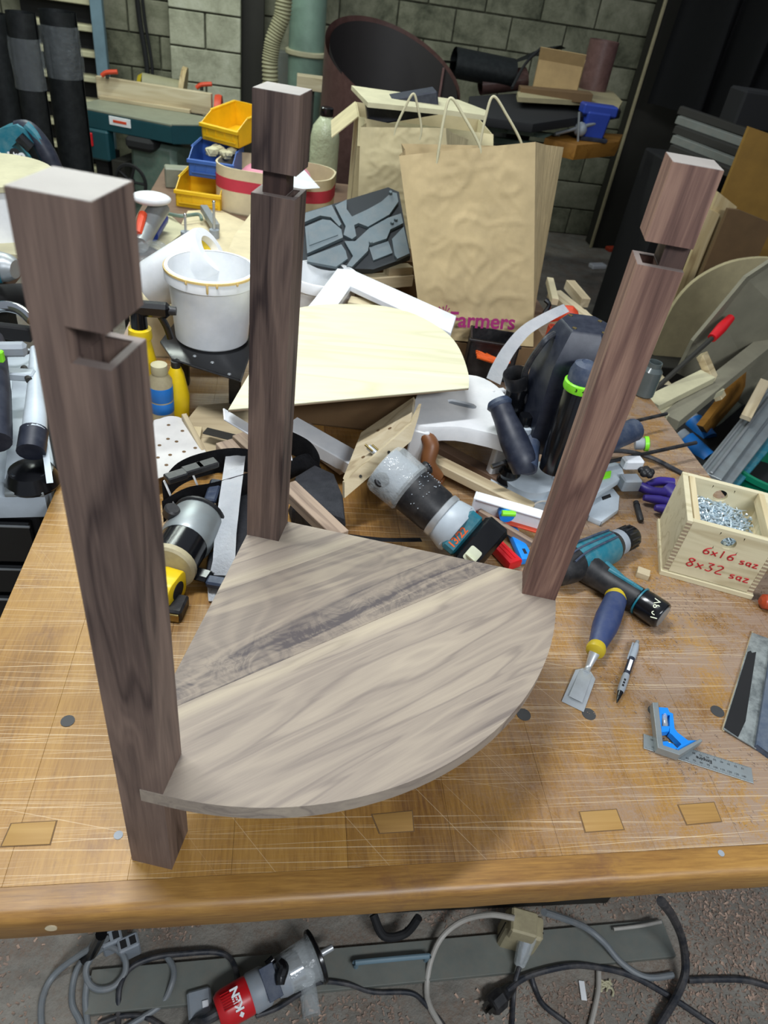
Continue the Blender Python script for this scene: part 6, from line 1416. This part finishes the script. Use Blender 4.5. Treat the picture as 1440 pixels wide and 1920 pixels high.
# crate of clutter carrying them
t = thing('timber_trolley', 'dark low trolley under the timber right of the bench', 'trolley', V(1.6, 1.75, FZ)); obj('deck', B().box((-.58, -.75, .38), (.9, .60, .42), .004), 'blackm', t)
for x in (-.5, .8):
    for y in (-.7, .5): obj('leg', B().box((x, y, 0), (x+.05, y+.05, .38)), 'darksteel', t)
sb2 = [((1255, 760), (1300, 800), .05), ((1230, 700), (1262, 730), .04), ((1262, 720), (1290, 742), .03), ((1370, 830), (1392, 850), .03), ((1300, 850), (1345, 890), .03)]
for i, (a_, b_, w_) in enumerate(sb2): batten('timber_scrap', ('grey timber scrap beside the long beam', 'small pale timber scrap by the clamp bar', 'stubby timber scrap under the white battens', 'pale peg of timber near the black gap', 'dark slat by the blue clamps')[i], a_, -.30, b_, -.30, w_, .02, ('mtop', 'pine', 'mdf_pale', 'pine', 'plank_grey')[i], cat='offcut')
# ---- timber offcuts on the bench's far right corner, behind the plunge router
for i, (a_, za, b_, zb3, w_, h_, m) in enumerate((((1040, 545), .05, (1120, 610), .03, .05, .02, 'pine'), ((1070, 525), .06, (1100, 560), .05, .03, .03, 'pine'), ((1085, 580), .03, (1130, 625), .02, .05, .03, 'carton'), ((1032, 520), .09, (1042, 560), .08, .02, .02, 'carton'))):
    batten('bench_offcut', ('long pale offcut at the rear right corner of the bench', 'short pale offcut lying on the longer one', 'squat pale offcut just above the plunge router', 'slim pale offcut beside the paper bag gusset')[i], a_, za, b_, zb3, w_, h_, m, cat='offcut')
# grey dust sheet and dim stuff on the floor beyond
fb5 = B(); 
def ff(u, v):
    x = 1.0+u*1.2; y = 2.75+v*.65; return V(x, y, FZ+.02+.10*abs(noise.noise(V(x*3, y*3, 1)))+.05*noise.noise(V(x*8, y*8, 4)))
fb5.grid(ff, 40, 30, .004); obj('dust_sheet', fb5, 'rubber', label='crumpled dark plastic sheet on the floor beyond the bench', cat='sheet')
for q, m, lab in (((1150, 468), 'redo', 'small red object on the dark floor beyond the bench'), ((1120, 500), 'whitep', 'scrap of white paper on the dark floor')):
    p = at(*q, FZ+.1); obj('floor_litter', B().box((-.06, -.03, 0), (.06, .03, .03), .006, T(p.x, p.y, FZ+.09, rz=.3)), m, label=lab, cat='litter')
t = thing('dark_crate', 'dark crate hidden under the timber and tracks right of the bench', 'crate', V(1.34, 1.70, -.43))
obj('body', B().box((-.26, -.38, 0), (.30, .42, .17), .004), 'blackm', t); obj('rim', B().box((-.27, -.39, .15), (.31, -.37, .18), .002), 'darksteel', t)
# ================================================================ FLOOR IN FRONT
def fb_(px, py, dz=0): return at(px, py, FZ+dz)
# grey plank with a handle
a_, b_ = fb_(167, 1864), fb_(1250, 1762); X_, l = xf_bar(a_, b_)
t = thing('grey_plank', 'long grey painted plank with a bent steel handle on the floor', 'plank', X_); obj('board', B().box((0, -.038, 0), (l, .038, .014), .001), 'plank_grey', t)
h0 = X_.inverted() @ fb_(668, 1822, .014); h1 = X_.inverted() @ fb_(800, 1812, .014)
obj('handle', B().tube([(h0.x, .0, .012), (h0.x, .0, .030), (h0.x+.008, .0, .036), (h1.x-.008, .0, .036), (h1.x, .0, .030), (h1.x, .0, .012)], .0055, 10, 4), 'steelblue', t)
# cables
def cable(name, label, pts, r, m):
    obj(name, B().tube([fb_(p[0], p[1], (p[2] if len(p) > 2 else 0)+r) for p in pts], r, 10, 7), m, label=label, cat='cable')
cable('grey_cable', 'outer loop of thick grey cable on the floor at lower left', [(200, 1760, .1), (150, 1790, .04), (100, 1830), (78, 1880), (80, 1950)], .0062, 'cableg')
cable('grey_cable', 'grey cable running down beside the outer loop', [(190, 1750, .1), (160, 1790, .03), (140, 1830), (135, 1880), (150, 1915), (165, 1960)], .006, 'cableg')
cable('grey_cable', 'small round loop of grey cable under the bench edge', [(165, 1800, .02), (200, 1775, .03), (230, 1790, .03), (235, 1820, .02), (215, 1848, .015), (185, 1855, .015), (165, 1840, .02), (163, 1810, .03), (190, 1772, .04)], .006, 'cableg')
cable('grey_cable', 'paired grey cable bending down right of the round loop', [(310, 1790, .01), (325, 1815, .016), (322, 1845, .016), (300, 1885), (240, 1925), (200, 1960)], .006, 'cableg')
cable('grey_cable', 'grey cable dropping straight at the lower left', [(165, 1830, .02), (160, 1870, .01), (163, 1910), (170, 1960)], .006, 'cableg')
cable('black_cable', 'black power cable curving over the plank to the red tool', [(222, 1960), (222, 1900), (225, 1850, .016), (245, 1815, .016), (290, 1795, .016), (345, 1788, .016), (400, 1785, .016), (430, 1795, .016), (444, 1825, .03), (445, 1850, .03)], .0055, 'cable')
cable('black_cable', 'black cable emerging at the bottom left of the floor', [(185, 1920), (230, 1905), (275, 1908), (320, 1935)], .005, 'cable')
cable('black_cable', 'thin black cable running right from the red tool', [(480, 1905), (520, 1890), (560, 1865, .016), (600, 1842, .016), (650, 1845, .016), (700, 1860), (770, 1862), (800, 1885), (830, 1920), (850, 1960)], .0048, 'cable')
cable('black_cable', 'black cable of the loose plug arching to the lower right', [(950, 1858, .02), (990, 1830, .016), (1060, 1812, .016), (1110, 1812, .01), (1180, 1828), (1250, 1865), (1340, 1925), (1380, 1960)], .0065, 'cable')
cable('black_cable', 'thick black cable swinging down in front of the shavings', [(1240, 1690, .42), (1262, 1720, .25), (1280, 1765, .1), (1285, 1820, .03), (1270, 1865, .012), (1240, 1915, .01), (1215, 1960)], .0085, 'cable')
cable('black_cable', 'dark cable looping from the shadow to the swinging cable', [(1020, 1710, .2), (1090, 1735, .06), (1130, 1765, .03), (1165, 1805, .01), (1210, 1832), (1262, 1828, .0)], .007, 'cableg')
cable('black_cable', 'short black cable leaving at the right edge', [(1290, 1838), (1340, 1836), (1400, 1838), (1460, 1856)], .0068, 'cable')
cable('black_cable', 'black cable curling down beside the loose plug', [(995, 1822, .016), (1002, 1850), (1020, 1885), (1070, 1925), (1090, 1960)], .0055, 'cable')
cable('white_cable', 'dirty white cable looping from the socket to the floor', [(965, 1722, .12), (920, 1715, .10), (870, 1725, .06), (830, 1755, .03), (808, 1800, .016), (800, 1850), (805, 1885), (830, 1930), (840, 1960)], .006, 'cablew')
cable('white_cable', 'dirty white cable passing the white tag', [(1122, 1800), (1122, 1850), (1115, 1890), (1100, 1950)], .0055, 'cablew')
cable('white_cable', 'short pale cable on the plank near the thick cable', [(1150, 1742, .02), (1200, 1736, .02), (1240, 1728, .03)], .004, 'cablew')
cable('brown_hook', 'dark curved hose in the shadow under the bench', [(700, 1715, .06), (720, 1755, .04), (760, 1750, .04), (785, 1720, .08)], .009, 'blackm')
# cable tie and black sleeve
t = thing('cable_coil_strap', 'black strap end gathering the grey cables', 'strap', fb_(175, 1790)); obj('sleeve', B().tube([fb_(190, 1752, .14), fb_(175, 1782, .06), fb_(160, 1800, .03)], .011, 10, 4), 'blacks', t, world=True); obj('tie', B().tube([fb_(150, 1796, .03), fb_(168, 1802, .035)], .004, 8, 1), 'blackm', t, world=True)
for q, lab in (((208, 1756), 'grey cable clip under the bench edge'), ((240, 1766), 'pale twin socket clip beside the cable clip')):
    p = fb_(*q, .05); t = thing('socket_clip', lab, 'clip', T(p.x, p.y, FZ, rz=.4)); obj('body', B().box((-.02, -.014, .0), (.02, .014, .05), .003), 'greyp', t)
    for e in (-.009, .009): obj('opening', B().box((e-.006, -.008, .0495), (e+.006, .008, .0505)), 'blackm', t)
# extension socket with chrome plug
p = fb_(990, 1735, .10); t = thing('extension_socket', 'grimy ivory extension socket under the bench front', 'socket', T(p.x, p.y, FZ, rz=-.3))
obj('body', B().box((-.045, -.02, .0), (.035, .03, .095), .006), 'ivory', t); obj('upper_block', B().box((-.04, -.03, .085), (.015, .02, .125), .004), 'ivory', t); obj('joint', B().box((-.046, -.004, .01), (.036, -.001, .09)), 'blackm', t)
a_, b_ = fb_(992, 1748, .085), fb_(974, 1808, .03); d_ = b_-a_; L_ = d_.length
t = thing('clear_plug', 'clear and chrome mains plug hanging from the ivory socket', 'plug', V(b_.x, b_.y, FZ)); Xp = frame(a_, d_)
obj('shell', B().lathe([(.019, 0), (.020, .006), (.016, L_*.6), (.012, L_)], 20, Xp), 'clear', t, world=True); obj('core', B().lathe([(.012, 0), (.012, L_*.5), (.008, L_*.95)], 16, Xp), 'chrome', t, world=True); obj('strain_relief', B().lathe([(.006, L_), (.0055, L_+.018)], 14, Xp), 'whitep', t, world=True)
cable('black_cable', 'black cable falling straight from the clear plug', [(974, 1812, .03), (966, 1840, .02), (962, 1880), (958, 1960)], .0052, 'cable')
# loose black plug
a_, b_ = fb_(955, 1855, .018), fb_(922, 1885, .02); d_ = b_-a_; Xp = frame(a_, d_); L_ = d_.length
t = thing('loose_plug', 'loose black mains plug with bent pins on the floor', 'plug', V(a_.x, a_.y, FZ))
obj('boot', B().lathe([(.009, -.012), (.012, 0), (.015, L_*.4)], 16, Xp), 'black', t, world=True); obj('head', B().lathe([(.015, L_*.35), (.021, L_*.5), (.021, L_), (.017, L_+.003)], 8, Xp), 'black', t, world=True)
for e, f_ in ((-.008, .3), (.008, .3), (0, -.6)):
    obj('pin', B().box((e-.0035, f_*.014-.001, L_), (e+.0035, f_*.014+.001, L_+.017), 0, Xp), 'darksteel', t, world=True)
# white tag and tangled thread
p = fb_(1092, 1858, .001); o = obj('white_tag', B().box((-.006, -.018, 0), (.006, .018, .0015), .0004, T(p.x, p.y, FZ+.003, rz=-.15)), 'printw', label='small white paper tag on the floor beside the white cable', cat='tag')
tb_ = B()
for k in range(4):
    pts = [fb_(1130+rnd.uniform(-15, 20), 1845+rnd.uniform(-12, 14), .004+.002*rnd.random()) for _ in range(7)]; tb_.tube(pts, .0018, 5, 5)
tb_.tube([fb_(1135, 1850, .004), fb_(1145, 1852, .004), fb_(1150, 1860, .004), fb_(1148, 1868, .004)], .0022, 5, 5); obj('string_tangle', tb_, 'cream', label='tangle of pale string right of the white cable', cat='string')
# red trim router
A_, B_ = fb_(415, 1895, .05), fb_(590, 1795, .06); d_ = B_-A_; Ln = d_.length; Xk = frame(A_, d_, V(0, 0, 1))
t = thing('red_trim_router', 'red and grey corded trim router with a clear base on the floor', 'router', V(A_.x, A_.y, FZ))
def kl(name, prof, m, seg=30, **k): return obj(name, B().lathe([(r_, z_*Ln) for r_, z_ in prof], seg, Xk), m, t, world=True, **k)
rc_ = kl('rear_cap', [(.026, -.04), (.032, 0), (.034, .05), (.035, .27), (.034, .29)], 'red'); rbs = B()
for i in range(7): rbs.box((.0325, -.014+i*.0045, .02*Ln), (.0358, -.0125+i*.0045, .16*Ln), 0, Xk)
obj('vent_ribs', rbs, 'red', rc_, world=True, kind='stuff')
kl('front_ring', [(.034, .29), (.0365, .31), (.0365, .45), (.033, .48)], 'greyp'); kl('motor_sleeve', [(.030, .46), (.030, .84)], 'chrome'); kl('clear_base', [(.031, .55), (.038, .70), (.042, .97), (.046, .99)], 'clear'); kl('base_plate', [(.050, .99), (.052, 1.0), (.052, 1.03), (.048, 1.04)], 'blacks'); kl('inner_mount', [(.033, .55), (.037, .62), (.037, .68), (.034, .7)], 'greyp')
kl('collet', [(.010, 1.03), (.010, 1.06), (.0065, 1.08)], 'steel'); obj('cutter', B().lathe([(.0065, Ln*1.08), (.0065, Ln*1.08+.024), (.005, Ln*1.08+.025)], 14, Xk), 'steel', t, world=True)
nrm = (V(0, 0, H)-(A_+B_)/2).normalized(); nrm = (nrm-d_.normalized()*nrm.dot(d_.normalized())).normalized(); side = d_.normalized().cross(nrm)
q_ = A_+d_*.16+nrm*.0352; yy = -d_.normalized()
kx = side if side.cross(-d_.normalized()).dot(nrm) < 0 else side
text('lettering', 'KEN', .021, 'printw', t, frame(q_-side*.004, nrm, -side), .0004, world=True, bold=.0008)
q2 = A_+d_*.16+nrm*.0335-side*.034*(-1) ; dm = B(); 
for s_ in (0,): dm.prism([(0, .007), (.005, 0), (0, -.007), (-.005, 0)], 0, .0005, frame(A_+d_*.16+nrm*.0275+(side if side.z < 0 else -side)*.0225, nrm*.75+(side if side.z < 0 else -side)*.66, d_))
obj('diamond_emblem', dm, 'printw', t, world=True)
lv0 = A_+d_*.60+nrm*.040; lb_ = obj('lock_lever', B().tube([lv0+side*.012-d_*.03, lv0, lv0-side*.012+d_*.05, lv0-side*.025+d_*.03], .010, 10, 4, [.008, .012, .012, .008]), 'blacks', t, world=True)
obj('lever_pivot', B().cyl(A_+d_*.52+nrm*.025-side*.030, A_+d_*.60+nrm*.025-side*.034, .008), 'blacks', t, world=True)
c1_, c2__ = fb_(575, 1840, .02), fb_(585, 1905, .012); obj('dust_chute', B().tube([c1_+V(0, 0, .02), c1_, c2__], .018, 14, 3, [.016, .018, .018]), 'clear', t, world=True)
obj('power_cord', B().tube([A_-d_*.02, A_-d_*.15, fb_(365, 1915, .03), fb_(330, 1960, .01)], .0085, 10, 5, [.011, .010, .007, .006]), 'cable', t, world=True)
obj('black_strap', B().box((-.014, -.002, -.03), (.014, .002, .03), .001, frame(A_+d_*.50+nrm*.036, side, d_)), 'navyl', t, world=True)
p = fb_(378, 1895, .0); t = thing('grey_socket_block', 'dusty grey socket block behind the red tool', 'socket', T(p.x, p.y, FZ, rz=.2)); obj('body', B().box((-.025, -.02, 0), (.02, .03, .03), .004), 'greyp', t); obj('white_switch', B().box((.002, -.006, .03), (.014, .006, .034), .001), 'whitep', t)
# shavings on the floor and the bench
def chips(name, label, n, fn, s0, s1, m, thick=.0004):
    b = bmesh.new()
    for i in range(n):
        p = fn()
        if p is None: continue
        s_ = rnd.uniform(s0, s1); a = rnd.uniform(0, 6.28); e = rnd.uniform(-.5, .5); ux = V(math.cos(a)*math.cos(e), math.sin(a)*math.cos(e), math.sin(e)); uy = V(-math.sin(a), math.cos(a), rnd.uniform(-.3, .3)).normalized()
        vs = [b.verts.new(p+ux*s_*x+uy*s_*.45*y+V(0, 0, s_*.3+z_)) for x, y, z_ in ((-1, -1, 0), (1, -1, s_*.3), (1.1, 1, 0), (-.9, 1, s_*.25))]
        b.faces.new(vs); b.faces.new((vs[0], vs[2], vs[1])) if False else None
    q = B.__new__(B); q.b = b; q.X = None
    return obj(name, q, m, label=label, cat='shavings', kind='stuff', smooth=0, norm=False)
def f1():
    x, y = rnd.uniform(-.7, 1.4), rnd.uniform(.30, .75)
    d_ = noise.noise(V(x*5, y*5, 2))+noise.noise(V(x*12, y*12, 7))*.5+(.45 if x > .85 else (.1 if x > .55 else -.15))
    if -.42 < x < .95 and .50 < y < .62: return None
    return V(x, y, FZ) if d_+rnd.uniform(-.25, .25) > .12 else None
chips('floor_shavings', 'brown wood shavings scattered on the workshop floor', 17000, f1, .0020, .0052, 'dustchips')
def f2():
    x, y = rnd.uniform(-.7, 1.4), rnd.uniform(.30, .75)
    d_ = noise.noise(V(x*6, y*6, 9)); return V(x, y, FZ) if d_+(.3 if x > .8 else -.05)+rnd.uniform(-.2, .2) > .25 and not (-.42 < x < .95 and .50 < y < .62) else None
chips('pale_floor_shavings', 'pale wood shavings mixed on the workshop floor', 5000, f2, .0020, .0055, 'chips')
def f3():
    x, y = rnd.uniform(.30, .93), rnd.uniform(.40, 1.6)
    d_ = noise.noise(V(x*7, y*7, 3))+.6*noise.noise(V(x*17, y*17, 5))+(.25 if y > .85 else 0)-.2*(x < .5)
    if y < .95 and x < .44: return None
    return V(x, y, .0006) if d_+rnd.uniform(-.35, .35) > .22 else None
chips('bench_sawdust', 'pinkish sawdust sprinkled over the right half of the bench', 16000, f3, .0006, .0016, 'dustchips')
